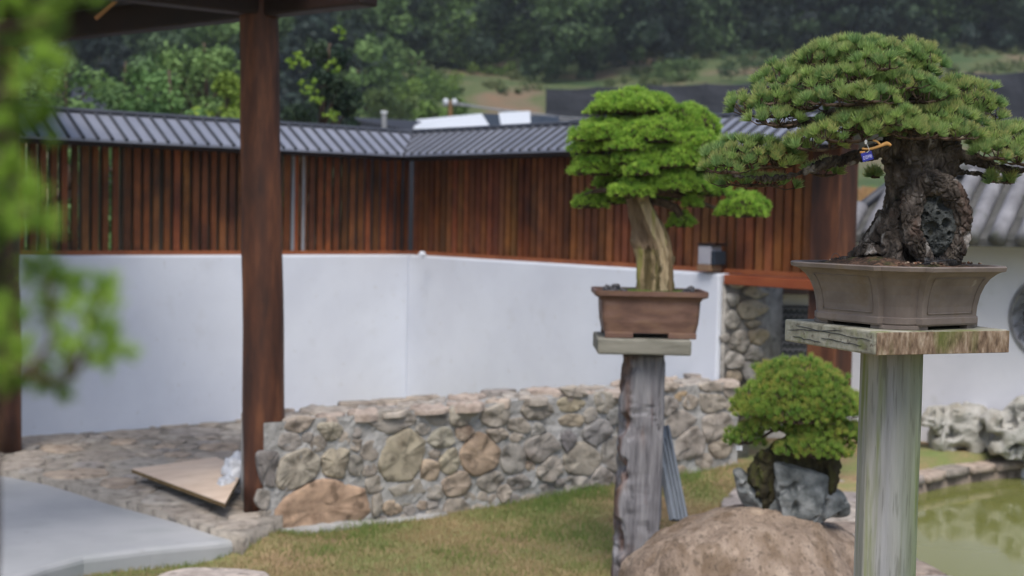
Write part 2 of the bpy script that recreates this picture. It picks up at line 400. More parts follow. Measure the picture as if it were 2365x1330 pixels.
X_, Y_, Z_ = Vector((1, 0, 0)), Vector((0, 1, 0)), Vector((0, 0, 1))

# ------------------------------------------------------------------ needles and leaves
def needles(P, N, k, L, spread, w, ca, cb, tip=None, tipf=.3, up=.25, jit=.25, back=.5, rng=RNG, segs=2):
    n = len(P); m = n * k
    Pn = np.repeat(P, k, 0); Nn = np.repeat(N, k, 0)
    th = spread * np.sqrt(rng.random(m)); ph = rng.random(m) * 2 * np.pi
    A = np.cross(Nn, np.array([.31, .77, .2])); A /= np.linalg.norm(A, axis=1, keepdims=True) + 1e-9
    B = np.cross(Nn, A)
    D = Nn * np.cos(th)[:, None] + (A * np.cos(ph)[:, None] + B * np.sin(ph)[:, None]) * np.sin(th)[:, None]
    ln = L * (.7 + .45 * rng.random(m)) * np.repeat(.85 + .3 * rng.random(n), k)
    P0 = Pn - Nn * (rng.random(m) * back * L)[:, None]
    S = np.cross(D, rng.normal(size=(m, 3))); S /= np.linalg.norm(S, axis=1, keepdims=True) + 1e-9
    S *= w / 2
    U = np.array([0, 0, 1.0])
    P1 = P0 + D * (ln * .55)[:, None] + U * (up * ln * .12)[:, None]
    P2 = P0 + D * ln[:, None] + U * (up * ln * .45)[:, None]
    V = np.stack([P0 - S * .8, P0 + S * .8, P1 + S, P1 - S, P2 + S * .35, P2 - S * .35], 1).reshape(-1, 3)
    b = np.arange(m)[:, None] * 6
    F = np.concatenate([b + np.array([[0, 1, 2, 3]]), b + np.array([[3, 2, 4, 5]])], 1).reshape(-1, 4)
    ca, cb = np.array(ca), np.array(cb)
    tt = np.repeat(rng.random(n), k)[:, None]
    c = ca * (1 - tt) + cb * tt
    c = c * (1 + jit * (rng.random((m, 1)) - .5) * 2)
    ct = c.copy()
    if tip is not None:
        s = np.repeat(rng.random(n) ** 1.5, k)[:, None] * tipf + .05
        ct = c * (1 - s) + np.array(tip) * s
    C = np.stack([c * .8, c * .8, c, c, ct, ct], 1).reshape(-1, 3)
    return V, F, C
def cat_(parts):
    V, F, C = [], [], []; b = 0
    for v, f, c in parts:
        V.append(v); F.append(f + b); C.append(c); b += len(v)
    return np.concatenate(V), np.concatenate(F), np.concatenate(C)
def dome(c, ax, ay, h, sp, zmin=-.12, bump=.12, upm=.6, seed=0, rng=RNG, slope=0.0):
    p = 1.6
    A = 2 * np.pi * (((ax * ay) ** p + (ax * h) ** p + (ay * h) ** p) / 3) ** (1 / p)
    n = max(6, int(A / sp ** 2)); i = np.arange(n) + .5
    z = 1 - i / n * (1 - zmin); r = np.sqrt(np.clip(1 - z * z, 0, 1)); a = i * 2.39996 + seed
    d = np.stack([r * np.cos(a), r * np.sin(a), z], 1)
    s = 1 + bump * np.array([noise.noise(Vector((x * 2.1 + seed * 1.7, y * 2.1, zz * 2.1))) * 2 for x, y, zz in d]) + rng.normal(0, .03, n)
    P = np.array(c) + d * np.array([ax, ay, h]) * s[:, None]
    P[:, 2] += slope * (P[:, 0] - c[0])
    N = d / np.array([ax, ay, h]); N /= np.linalg.norm(N, axis=1, keepdims=True)
    N = N + np.array([0, 0, upm]) + rng.normal(0, .15, (n, 3)); N /= np.linalg.norm(N, axis=1, keepdims=True)
    P += rng.normal(0, sp * .14, P.shape)
    return P, N
def leaf_cloud(centers, radii, n_each, size, ca, cb, rng=RNG, squash=.8):
    """leaf-sized quads scattered through clumps"""
    C0 = np.repeat(np.array(centers), n_each, 0); Rr = np.repeat(np.array(radii), n_each); m = len(C0)
    d = rng.normal(size=(m, 3)); d /= np.linalg.norm(d, axis=1, keepdims=True)
    P = C0 + d * (Rr * (.45 + .6 * rng.random(m)))[:, None] * np.array([1, 1, squash])
    nn = d + rng.normal(0, .6, (m, 3)); nn /= np.linalg.norm(nn, axis=1, keepdims=True)
    A = np.cross(nn, rng.normal(size=(m, 3))); A /= np.linalg.norm(A, axis=1, keepdims=True); B = np.cross(nn, A)
    s = (size * (.6 + .8 * rng.random(m)))[:, None]
    V = np.stack([P - A * s, P + B * s * .6, P + A * s, P - B * s * .6], 1).reshape(-1, 3)
    F = np.arange(m * 4).reshape(-1, 4)
    tt = np.repeat(rng.random(len(centers)), n_each)[:, None] * .75 + rng.random((m, 1)) * .25
    c = np.array(ca) * (1 - tt) + np.array(cb) * tt
    return V, F, np.repeat(c, 4, 0)

# ================================================================== SETTING: terrain
def zt(x, y):
    z = -.115 + .035 * min(1, max(0, (x + 1.6) / 2))
    if y > 6.8: z += .15 * min(1, (y - 6.8) / 2.2) * min(1, max(0, (x + 1.2) / 2.6))
    z += .075 * math.exp(-((x + 1.2) ** 2 + (y - 7.05) ** 2) / .05)
    r = math.hypot(x - 4.6, y - 7.0)
    if r < 2.78: z = min(z, -.02) - .5 * min(1, max(0, (2.78 - r) / .1))
    if y > 14:
        z = float(np.interp(y, [14, 30, 55, 60, 64.5, 78, 130, 220, 700], [-.08, 1.2, 4.6, 5.3, 7.2, 10.2, 44, 48, 48]))
        if y > 50:
            z += max(0, x - 4) * .045 * min(1, (y - 50) / 12) + .45 * noise.noise(Vector((x * .12, y * .12, 0))) * min(1, (y - 50) / 15) + .25 * noise.noise(Vector((x * .5, y * .5, 3))) 
    elif abs(x) < 6 and y < 12:
        z += .02 * noise.noise(Vector((x * 2, y * 2, 0)))
    return z
xs = sorted(set([round(v, 3) for v in list(np.arange(-3.2, 7.6, .12)) + list(np.arange(-60, 60, 1.5)) + [-700, -400, -200, -120, -80, 80, 120, 200, 400, 700]]))
ys = sorted(set([round(v, 3) for v in list(np.arange(2, 12, .12)) + list(np.arange(12, 130, 1.5)) + [-300, -60, -20, -5, 0, 150, 180, 220, 300, 450, 700]]))
mb = MB(); mb.V = [(x, y, zt(x, y)) for y in ys for x in xs]; nx = len(xs)
mb.F = [(j * nx + i, j * nx + i + 1, (j + 1) * nx + i + 1, (j + 1) * nx + i) for j in range(len(ys) - 1) for i in range(nx - 1)]
mb.M = [0] * len(mb.F); mb.C = [(1, 1, 1)] * len(mb.V)
tag(build('ground', mb, TERR, smooth=True), kind='structure')

# pond: water and stone edging
mb = MB(); mb.add([(4.6 + 2.76 * math.cos(a), 7 + 2.76 * math.sin(a), -.085) for a in np.linspace(0, 2 * math.pi, 65)[:-1]], [tuple(range(64))])
tag(build('pond_water', mb, mw), kind='structure')
mb = MB()
nseg = 64
for i in range(nseg):
    a = 2 * math.pi * i / nseg
    for rr, wd, zz in ((2.83, .14, .0), (3.08, .12, .005), (3.36, .16, .0)):
        a2 = a + (.04 if rr > 3 else 0)
        c = Vector((4.6 + rr * math.cos(a2), 7 + rr * math.sin(a2), zz))
        rad = Vector((math.cos(a2), math.sin(a2), 0)); tan = Vector((-math.sin(a2), math.cos(a2), 0))
        g = random.uniform(.75, 1.15); col = random.choice([(.36, .32, .3), (.42, .38, .34), (.33, .3, .29), (.4, .33, .28)])
        lump(mb, c, tan * (rr * math.pi / nseg * .99), rad * wd, Z_ * .03, i * 3 + int(rr * 10), .05, 1.5, .33, 3, tuple(k * g for k in col))
for i in range(nseg):   # inner ring wall
    a, b = 2 * math.pi * i / nseg, 2 * math.pi * (i + 1) / nseg
    P = [(4.6 + r * math.cos(q), 7 + r * math.sin(q)) for r, q in ((2.72, a), (2.9, a), (2.9, b), (2.72, b))]
    mb.prism(P, -.5, -.03, 0, (.3, .25, .2))
tag(build('pond_edging', mb, MT['stone'], smooth=True), kind='structure')

# concrete floor slab of the pavilion
def poly(pts, z): return [gz(a, b, z) for a, b in pts]
sl_ = [(-60, 1092), (0, 1096), (110, 1112), (250, 1160), (400, 1200), (500, 1226), (556, 1240), (540, 1248), (498, 1252), (350, 1266), (194, 1286), (110, 1308), (32, 1336), (-80, 1400), (-200, 1500)]
PP = [(v.x, v.y) for v in poly(sl_, -.02)]
PP += [(-2.6, 4.6), (-4.6, 5.2), (-4.4, 7.6)]
mb = MB(); mb.prism(PP, -.22, -.02)
tag(build('pavilion_floor', mb, MT['concrete'], bevel=.03, seg=3), kind='structure')
# flagstone path
pa = [(-60, 1030), (50, 1002), (300, 985), (560, 968), (760, 950), (760, 1100), (620, 1212), (575, 1226), (560, 1234), (500, 1220), (400, 1186), (250, 1145), (110, 1104), (0, 1082), (-60, 1074)]
PATH = [(v.x, v.y) for v in poly(pa, .02)]
def inpoly(x, y, P):
    c = False; j = len(P) - 1
    for i in range(len(P)):
        if (P[i][1] > y) != (P[j][1] > y) and x < (P[j][0] - P[i][0]) * (y - P[i][1]) / (P[j][1] - P[i][1]) + P[i][0]: c = not c
        j = i
    return c
STC = [(.44, .38, .32), (.4, .35, .3), (.45, .39, .33), (.36, .33, .31), (.47, .37, .28), (.42, .39, .35)]
mb = MB(); mb.prism(PATH, -.15, .012, 0, (.36, .33, .29))
pts = []
rs = random.Random(3)
tries = 0
x0_, x1_ = min(p[0] for p in PATH), max(p[0] for p in PATH); y0_, y1_ = min(p[1] for p in PATH), max(p[1] for p in PATH)
while tries < 9000 and len(pts) < 400:
    tries += 1
    x, y = rs.uniform(x0_, x1_), rs.uniform(y0_, y1_); r = rs.uniform(.06, .23)
    if not inpoly(x, y, PATH) or (y < 8.6 and not all(inpoly(x + r * .95 * math.cos(q), y + r * .95 * math.sin(q), PATH) for q in (0, .8, 1.6, 2.4, 3.1, 3.9, 4.7, 5.5))): continue
    if any((x - a) ** 2 + (y - b) ** 2 < (1.0 * (r + c)) ** 2 for a, b, c in pts): continue
    pts.append((x, y, r))
sds = []
for i, (x, y, r) in enumerate(pts):
    g = rs.uniform(.85, 1.12); c = rs.choice(STC); sds.append((x, y, r * rs.uniform(1, 1.3), r * .95, rs.uniform(0, 3), tuple(k * g for k in c)))
masonry(mb, sds, lambda u, v, d: Vector((u, v, .012 + d)), .004, .012, 1.35, .4, -3)
tag(build('stone_path', mb, MT['stone'], smooth=True), kind='structure')
# stepping stone bottom left
mb = MB(); c = gz(490, 1335, -.05)
lump(mb, (c.x, c.y - .12, -.07), X_ * .26, Y_ * .3, Z_ * .04, 5, .05, 1.3, .5, 4, (.52, .46, .42), fine=.02)
tag(build('stepping_stone', mb, MT['stone'], smooth=True, loc=(c.x, c.y, -.08)), 'flat pale stepping slab in the grass at the bottom edge beside the concrete floor', 'stone')

# ================================================================== garden walls + slatted fences
A0 = Vector((-3.29, 9.6, 0)); CN = Vector((-.847, 11.55, 0)); B1 = Vector((1.296, 8.95, 0))
dl = (CN - A0).normalized(); nl = Vector((dl.y, -dl.x, 0))      # front normals
dr = (B1 - CN).normalized(); nr = Vector((dr.y, -dr.x, 0)); 
if nl.y > 0: nl = -nl
if nr.y > 0: nr = -nr
ZW = 1.25
TH = .26
# left plaster wall
A_ = A0 - dl * 1.6
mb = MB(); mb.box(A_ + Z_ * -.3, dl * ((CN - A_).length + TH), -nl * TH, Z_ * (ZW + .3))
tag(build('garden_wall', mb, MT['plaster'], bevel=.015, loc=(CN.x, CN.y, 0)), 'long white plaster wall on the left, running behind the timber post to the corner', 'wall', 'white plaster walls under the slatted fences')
# right plaster wall with stone pier end
t = thing('garden_wall', 'white plaster wall right of the corner, ending in a rough stone pier', 'wall', (B1.x, B1.y, 0), 'white plaster walls under the slatted fences')
LR = (B1 - CN).length
mb = MB(); mb.box(CN + Z_ * -.3 + nr * .0, dr * (LR - .0), -nr * TH, Z_ * (ZW + .3))
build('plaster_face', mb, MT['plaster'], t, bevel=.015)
# pier: stones on the end of wall
mb = MB(); pe = B1 + dr * .0
PW = .30
mb.box(B1 + dr * .002 + nr * -.03 + Z_ * -.3, dr * .02 , -nr * (PW - .03), Z_ * (ZW + .25), 0, (.35, .34, .32))
ex = Vector((.93, .37, 0)).normalized()   # pier end face direction towards the inner wall
mb.box(B1 + Z_ * .3 + dr * .02 - nr * .04, ex * .27, -nr * .2, Z_ * (ZW - .33), 0, (.3, .29, .27))
pier = [(1700, 650, 24, 14, (.42, .42, .4)), (1742, 672, 40, 14, (.4, .4, .38)), (1690, 690, 16, 18, (.36, .36, .34)), (1728, 712, 44, 20, (.36, .32, .24)), (1738, 748, 36, 9, (.34, .29, .2)),
        (1690, 740, 18, 22, (.34, .33, .3)), (1745, 775, 30, 20, (.38, .31, .19)), (1706, 790, 26, 30, (.36, .34, .3)), (1692, 830, 22, 24, (.4, .38, .35)), (1735, 815, 24, 20, (.3, .29, .27)),
        (1732, 855, 26, 26, (.33, .32, .31)), (1694, 868, 20, 18, (.4, .32, .22))]
pf = B1 + dr * .02 - nr * .04; pn = Vector((ex.y, -ex.x, 0)); pn = pn if pn.y < 0 else -pn; sds = []
for i, (a, b, ru, rv, c) in enumerate(pier):
    q = onplane(a, b, pf, pn); s_ = q.y / FPX; sds.append(((q - pf).dot(ex), q.z, ru * s_, rv * s_, 0, c))
for _ in range(300):
    u_q, z_q, r_q = random.uniform(0, .27), random.uniform(.5, 1.2), random.uniform(.02, .035)
    if any(abs(u_q - a[0]) < a[2] + r_q * .6 and abs(z_q - a[1]) < a[3] + r_q * .6 for a in sds): continue
    sds.append((u_q, z_q, r_q, r_q * .8, 0, (.36, .34, .31)))
masonry(mb, sds, lambda u, v, d: pf + ex * u + Z_ * v + pn * (d + .003), .003, .032, 1.4, .4)
build('stone_pier', mb, MT['stone'], t, smooth=True)
# nub of plaster at the corner
mb = MB(); lump(mb, at(975, 588, 11.2), X_ * .03, Y_ * .03, Z_ * .025, 3, .3, 2, .9, 2)
build('plaster_nub', mb, MT['plaster'], t)

def fence(P, d, n, s0, s1, label, right, seed):
    rs = random.Random(seed)
    t = thing('slatted_fence', label, 'fence', tuple(P + d * s0 + Z_ * ZW), 'timber slat fences with grey roofs')
    base = P - n * .13                     # fence plane centre
    zb, ztop, ze, zr = ZW, 2.11, 2.07, 2.27
    mb = MB(); s = s0
    while s < s1 - .03:
        wv = rs.uniform(.046, .056) if right else rs.uniform(.041, .049); g = rs.uniform(.75, 1.3)
        c = (g * rs.uniform(.9, 1.1), g * rs.uniform(.85, 1.15), g * rs.uniform(.8, 1.2))
        mb.box(base + d * s + n * .012 + Z_ * (zb + .03), d * wv, -n * .024, Z_ * (ztop - zb - .03), 0, c)
        s += .074 if rs.random() > .06 else .085
    build('slat_panel', mb, MT['slat'], t)
    # backing boards: a second, plainer row behind, staggered so that light leaks only here and there
    mb = MB(); s = s0 + .037
    while s < s1 - .03:
        if right or rs.random() > .07:
            g = rs.uniform(.5, .9)
            mb.box(base + d * s - n * .05 + Z_ * (zb + .03), d * .06, -n * .015, Z_ * (ztop - zb - .03), 0, (g * .8, g * 1.7, g * 3.2) if not right else (g * .6, g * .7, g * .8))
        s += .074
    build('backing_boards', mb, MT['slat'] if right else mat('grey_backing', [(.085, .075, .06), (.15, .14, .115)], 5, (1, 1, .5), rough=.9, attr=.0), t)
    mb = MB(); mb.box(base + d * s0 + n * .035 + Z_ * (zb - .0), d * (s1 - s0), -n * .07, Z_ * .03)
    build('bottom_rail', mb, mat('rail_timber', [(.2, .06, .025), (.33, .11, .04)], 5, rough=.6), t)
    mb = MB(); mb.box(base + d * s0 + n * .04 + Z_ * (ztop - .1), d * (s1 - s0), -n * .08, Z_ * .1)
    build('top_beam', mb, MT['dark_shade_wood'], t)
    return t
def fence_roof(t, P, d, n, s0, s1, mit0, mit1):
    """double pitched standing seam roof; mit = +1/-1 mitre at each end towards the corner"""
    c = P - n * .13; run = .31; zr, ze = 2.24, 2.05
    def rp(s, u):      # u -1..1 across, front positive; seams end on the mitre line
        return c + d * s + n * (run * u) + Z_ * (zr - (zr - ze) * abs(u))
    mb = MB()
    th = Z_ * .02
    def strip(sa, sb, mi, lift, wfront, sgn):
        # clip ends along the mitre: s_end(u) = s1 - mit*run*u
        P4 = []
        for (s, u) in ((sa, 0), (sb, 0), (sb, sgn), (sa, sgn)):
            lo_ = s0 + mit0 * run * u; hi_ = s1 - mit1 * run * u
            P4.append(rp(min(max(s, lo_), hi_), u) + Z_ * lift)
        mb.hexa([q - th for q in P4] + P4, mi)
    for sgn in (1, -1):
        strip(s0 - 9, s1 + 9, 0, 0, 0, sgn)
    s = s0 - .3
    while s < s1 + .35:
        for sgn in (1, -1):
            u1 = sgn
            ok0 = s > s0 + mit0 * run * 0 - 1e-6 and s < s1
            lo1 = s0 + mit0 * run * sgn; hi1 = s1 - mit1 * run * sgn
            ua, ub = 0.0, 1.0
            # shorten seams that meet the mitre
            if mit1 and sgn * mit1 > 0 and s > hi1: ub = max(0, (s1 - s) / run)
            if mit0 and sgn * mit0 > 0 and s < lo1: ub = max(0, (s - s0) / run)
            if s < s0 or s > s1:
                if sgn * mit1 < 0 and s > s1: ua = (s - s1) / run
                elif sgn * mit0 < 0 and s < s0: ua = (s0 - s) / run
                else: continue
            if ub - ua < .05: continue
            a, b = rp(s, sgn * ua) + Z_ * .005, rp(s, sgn * ub * 1.02) + Z_ * .005
            mb.tube([a, b], .0135, 6, 1)
        s += .102
    rf = build('roof', mb, [MT['roofm'], MT['seam']], t)
    mb = MB(); mb.tube([c + d * (s0) + Z_ * (zr + .012), c + d * s1 + Z_ * (zr + .008)], .02, 8)
    build('ridge_cap', mb, MT['seam'], rf)
    mb = MB(); mb.box(c + d * s0 + n * (run - .02) + Z_ * (ze - .045), d * (s1 - s0 - (run * mit1)), -n * .02, Z_ * .03)
    build('eave_trim', mb, MT['dark_shade_wood'], rf)
Ll = (CN - A0).length
tl = fence(A0, dl, nl, -1.5, Ll + .1, 'brown timber slat fence on the left wall, seen behind the timber post', False, 1)
tr_ = fence(CN, dr, nr, -.1, LR + .83, 'brown timber slat fence right of the corner, behind the bonsai crowns', True, 2)
# mitre: both centre lines meet at corner centre point
ccl = CN - nl * .13 - nr * .13
fence_roof(tl, A0, dl, nl, -1.5, (ccl - (A0 - nl * .13)).dot(dl), 0, 1)
fence_roof(tr_, CN, dr, nr, (ccl - (CN - nr * .13)).dot(dr), LR + .98, 1, 0)
# corner posts and end post
mb = MB(); q = CN + (dr * .05) ; mb.box(CN + dr * .03 - nl * .2 + Z_ * ZW, dr * .035, nl * .035, Z_ * .85)
build('corner_post', mb, MT['dark_shade_wood'], tr_)
mb = MB(); pm = onplane(677, 450, A0 - nl * .13, nl)  # pale strips added where bright background shows through slat gaps
for k, (px, g) in enumerate(((677, 1), (701, 1))):
    q = onplane(px, 450, A0 - nl * .13 + nl * .016, nl); q.z = ZW + .03
    mb.box(q - dl * .012, dl * .026, -nl * .01, Z_ * .8)
build('bright_gap_strip', mb, MT['post'], tl)
mb = MB(); q = onplane(1872, 500, CN - nr * .12 + nr * .05, nr); q.z = .45
mb.box(q, dr * .21, -nr * .17, Z_ * 1.6)
build('end_post', mb, MT['redwood'], tr_, bevel=.008)
mb = MB(); q = onplane(1672, 620, CN + nr * -.02, nr); q.z = ZW - .065
mb.box(q, dr * .84, -nr * .22, Z_ * .06)
build('support_beam', mb, mat('red_beam', [(.22, .05, .02), (.3, .085, .03)], 5, (1, 1, 3), rough=.5), tr_, bevel=.005)

# small box on the wall top
q = onplane(1645, 626, CN + nr * -.01, nr)
t = thing('small_box', 'small grey and white box with brown base on top of the white wall', 'box', tuple(q))
bx = q - dr * .085 + nr * .045
mb = MB(); mb.box(bx + Z_ * .04, dr * .11, -nr * .1, Z_ * .12); build('body', mb, MT['box'], t, bevel=.006)
mb = MB(); mb.box(bx + Z_ * 0 - dr * .003 + nr * .003, dr * .116, -nr * .106, Z_ * .04); build('base', mb, MT['boxbase'], t, bevel=.003)
mb = MB(); mb.box(bx + Z_ * .161 - dr * .006 + nr * .006, dr * .15, -nr * .112, Z_ * .016); build('lid', mb, MT['dark_shade_wood'], t, bevel=.003)
mb = MB(); mb.box(bx + Z_ * .042 + dr * .111, dr * .035, -nr * .1, Z_ * .085); build('side_panel', mb, MT['boxdark'], t, bevel=.003)

# ================================================================== low field-stone wall
S0 = Vector((-1.27, 7.33, 0)); S1 = Vector((1.42, 8.86, 0)); ds = (S1 - S0).normalized(); ns = Vector((ds.y, -ds.x, 0))
LS = (S1 - S0).length
def wtop(u): return .495 + .09 * u / LS
t = thing('field_stone_wall', 'low wall of mixed field stones in pale mortar, edging the lawn', 'wall', (S0.x, S0.y, -.08))
mb = MB()
nu, nv = 130, 26
V = []
for j in range(nv + 1):
    for i in range(nu + 1):
        u = LS * i / nu; z = -.15 + (wtop(u) + .15) * j / nv
        V.append(S0 + ds * u + ns * (.010 + .014 * noise.noise(Vector((u * 7, z * 7, 0))) + .008 * noise.noise(Vector((u * 30, z * 30, 5)))) + Z_ * z)
F = [(j * (nu + 1) + i, j * (nu + 1) + i + 1, (j + 1) * (nu + 1) + i + 1, (j + 1) * (nu + 1) + i) for j in range(nv) for i in range(nu)]
mb.add(V, F)
bk = S0 - ns * .01
mb.hexa([S0 - ns * .02 + Z_ * -.2, S1 - ns * .02 + Z_ * -.2, S1 - ns * .34 + Z_ * -.2, S0 - ns * .34 + Z_ * -.2,
         S0 - ns * .02 + Z_ * (wtop(0) - .01), S1 - ns * .02 + Z_ * (wtop(LS) - .01), S1 - ns * .34 + Z_ * (wtop(LS) - .01), S0 - ns * .34 + Z_ * (wtop(0) - .01)])
build('mortar', mb, MT['mortar'], t, smooth=False)
stones = [  # px cx, cy, rx, ry, rot deg, colour
    (735, 1170, 140, 62, 6, (.5, .33, .22)), (688, 1078, 54, 42, 8, (.4, .38, .33)), (618, 1068, 24, 62, 0, (.17, .165, .18)),
    (772, 1066, 34, 34, 20, (.36, .33, .26)), (820, 1072, 20, 20, 0, (.2, .2, .19)), (926, 1056, 50, 58, 25, (.4, .37, .28)), (990, 1082, 24, 24, 0, (.4, .32, .24)),
    (1034, 1064, 20, 36, -35, (.38, .36, .28)), (1105, 1048, 44, 50, 0, (.42, .31, .22)), (762, 994, 36, 19, 0, (.42, .4, .33)), (900, 976, 70, 26, 8, (.32, .31, .3)),
    (682, 982, 58, 15, 6, (.38, .33, .29)), (940, 1138, 46, 26, 6, (.35, .34, .31)), (1055, 1118, 40, 24, 20, (.38, .31, .25)), (905, 1172, 24, 16, 0, (.44, .35, .26)),
    (1065, 958, 45, 20, 12, (.36, .35, .31)), (1012, 962, 30, 14, 0, (.28, .28, .28)), (1145, 958, 36, 22, 5, (.38, .36, .33)), (1238, 942, 48, 20, 10, (.34, .32, .29)),
    (1316, 932, 40, 15, 0, (.42, .38, .27)), (1396, 930, 38, 20, 0, (.36, .35, .32)), (1185, 1062, 28, 40, 10, (.33, .33, .33)), (1245, 1032, 40, 34, 0, (.33, .32, .32)),
    (1310, 1012, 17, 22, 0, (.13, .13, .16)), (1378, 998, 30, 30, 30, (.23, .24, .27)), (1340, 1062, 52, 36, 0, (.36, .34, .3)), (1418, 1046, 36, 46, 10, (.34, .34, .34)),
    (1270, 1080, 34, 26, 0, (.35, .33, .31)), (1130, 1110, 30, 22, 0, (.35, .33, .31)), (1195, 1112, 30, 18, 0, (.31, .3, .3)), (1418, 962, 20, 14, 0, (.2, .22, .24)),
    (1316, 970, 34, 12, 0, (.4, .35, .27)), (1196, 984, 34, 16, -5, (.36, .34, .31)), (1020, 1012, 30, 22, 10, (.36, .36, .31)), (1070, 1000, 24, 14, 0, (.42, .34, .28)),
    (860, 1120, 20, 22, 0, (.38, .36, .33)), (868, 1165, 14, 32, 0, (.34, .32, .29)), (1320, 905, 60, 12, 3, (.42, .39, .36)), (1500, 905, 60, 13, 0, (.4, .37, .33)),
    (1590, 930, 26, 16, 0, (.38, .34, .3)), (1568, 975, 40, 26, 0, (.34, .32, .31)), (1640, 930, 36, 20, 0, (.36, .34, .31)), (1500, 960, 30, 22, 0, (.37, .36, .33)),
    (1650, 985, 42, 30, 0, (.34, .32, .31)), (1590, 1025, 44, 32, 0, (.36, .34, .33)), (1665, 1030, 32, 24, 0, (.38, .34, .29)), (1512, 1018, 30, 34, 0, (.35, .34, .33)),
    (1540, 892, 32, 10, 0, (.45, .4, .36)), (1640, 893, 42, 10, 0, (.42, .39, .36)), (1570, 915, 18, 10, 0, (.46, .34, .2)), 
     (1240, 990, 20, 16, 0, (.3, .31, .32)), (1145, 1002, 30, 14, 0, (.38, .34, .3)), (606, 1150, 16, 24, 0, (.3, .29, .28)), (612, 1196, 22, 18, 0, (.36, .34, .31))]
mb = MB(); occ = []; sds = []
for i, (cx, cy, rx, ry, rot, c) in enumerate(stones):
    P = onplane(cx, cy, S0, ns); Q = onplane(cx + 10, cy, S0, ns); Rr = onplane(cx, cy - 10, S0, ns)
    su = (Q - P).dot(ds) / 10; sv = (Rr - P).z / 10
    occ.append(((P - S0).dot(ds), P.z, rx * su, ry * sv))
    sds.append((*occ[-1], R(rot), tuple(k_ * (1.05, 1.0, .93)[j_] for j_, k_ in enumerate(c))))
rs = random.Random(5)
for _ in range(6000):
    u = rs.uniform(.03, LS - .03); z = rs.uniform(-.08, wtop(u) - .05); r = rs.uniform(.03, .09)
    if any(((u - a) / (b2 + r * .85)) ** 2 + ((z - b) / (c2 + r * .65)) ** 2 < 1 for a, b, b2, c2 in occ): continue
    occ.append((u, z, r, r * .7)); g = rs.uniform(.8, 1.0); sds.append((u, z, r * 1.1, r * .8, rs.uniform(-.4, .4), tuple(q * g for q in rs.choice(STC))))
masonry(mb, sds, lambda u, v, d: S0 + ds * u + Z_ * v + ns * (d + .008), .001, .0165, 1.5, .75)
build('stones', mb, MT['stone'], t, smooth=True)
mb = MB(); u = -.02; k = 0; sds = []     # irregular flat stones along the top
for _ in range(3000):
    u, q, r = rs.uniform(.05, LS), rs.uniform(.02, .34), rs.uniform(.06, .14)
    if any(math.hypot(u - a[0], q - a[1]) < (r + a[2]) * .92 for a in sds): continue
    sds.append((u, q, r * 1.15, r * .9, rs.uniform(-.3, .3), rs.choice([(.52, .42, .36), (.45, .4, .35), (.5, .41, .34), (.55, .46, .4), (.42, .39, .36)])))
masonry(mb, sds, lambda u, v, d: S0 + ds * u - ns * v + Z_ * (wtop(u) - .012 + d), .004, .02, 1.3, .5)
u = .55
while u < LS:
    wv = rs.uniform(.12, .3)
    if rs.random() < .6: lump(mb, S0 + ds * (u + wv / 2) - ns * .31 + Z_ * (wtop(u) + .006), ds * wv * .6, Z_ * rs.uniform(.012, .022), ns * .06, k + 500, .08, 1.4, .5, 3, rs.choice(STC), ang=6)
    u += wv; k += 1
build('capping', mb, MT['stone'], t, smooth=True)
mb = MB()   # plinth of pale mortar at the wall foot
mb.tube([S0 + ds * (-.05 + .1 * i) + ns * (.03 + .02 * noise.noise(Vector((i * .7, 0, 0)))) + Z_ * -.09 for i in range(12)], .035, 8, wob=.4)
build('mortar_footing', mb, MT['mortar'], t, smooth=True)

# ================================================================== timber pavilion
MP = gz(590, 1190, .0); MP = Vector((-1.31, 7.45, 0))
PLx = Vector((-3.26, 9.1, 0))
t = thing('timber_pavilion', 'dark red timber pavilion whose round posts and roof beams frame the left', 'pavilion', tuple(MP))
def logpost(px_top, py_top, px_bot, py_bot, Y, r0_, r1_, name='post'):
    a, b = at(px_top, py_top, Y), at(px_bot, py_bot, Y)
    mb = MB(); n = 14
    mb.tube([a.lerp(b, i / n) + Vector((.006 * noise.noise(Vector((i * .5, Y, 0))), 0, 0)) for i in range(n + 1)], [r0_ + (r1_ - r0_) * i / n for i in range(n + 1)], 28, wob=.03)
    return build(name, mb, MT['redwood'], t, smooth=True)
logpost(596, -60, 613, 1196, 7.45, .099, .111)
logpost(-8, -60, 2, 1040, 9.1, .125, .128)
da = (PLx - MP).normalized(); db = Vector((-da.y, da.x, 0)); 
if db.y > 0: db = -db
ZB = 2.585
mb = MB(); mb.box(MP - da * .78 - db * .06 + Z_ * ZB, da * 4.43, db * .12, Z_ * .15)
build('beam', mb, MT['dark_shade_wood'], t, bevel=.012)
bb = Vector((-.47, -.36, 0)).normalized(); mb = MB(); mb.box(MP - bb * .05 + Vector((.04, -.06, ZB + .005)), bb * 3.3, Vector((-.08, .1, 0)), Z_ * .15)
build('beam', mb, MT['dark_shade_wood'], t, bevel=.012)
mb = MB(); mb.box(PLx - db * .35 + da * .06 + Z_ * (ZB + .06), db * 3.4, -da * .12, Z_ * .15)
build('beam', mb, MT['dark_shade_wood'], t, bevel=.012)
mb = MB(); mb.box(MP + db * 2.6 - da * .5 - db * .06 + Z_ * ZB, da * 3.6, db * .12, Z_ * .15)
build('beam', mb, MT['dark_shade_wood'], t, bevel=.012)
for q in (MP, PLx):
    mb = MB(); mb.tube([q + db * 2.6 + Z_ * 0, q + db * 2.6 + Z_ * 2.75], .11, 24)
    build('post', mb, MT['redwood'], t, smooth=True)
mb = MB(); a, b = at(222, 42, 8.3), at(330, -52, 8.1); mb.tube([a, b], .016, 4)
build('brace', mb, mat('pale_brace', [(.35, .17, .08), (.45, .24, .12)], 8, rough=.7), t)
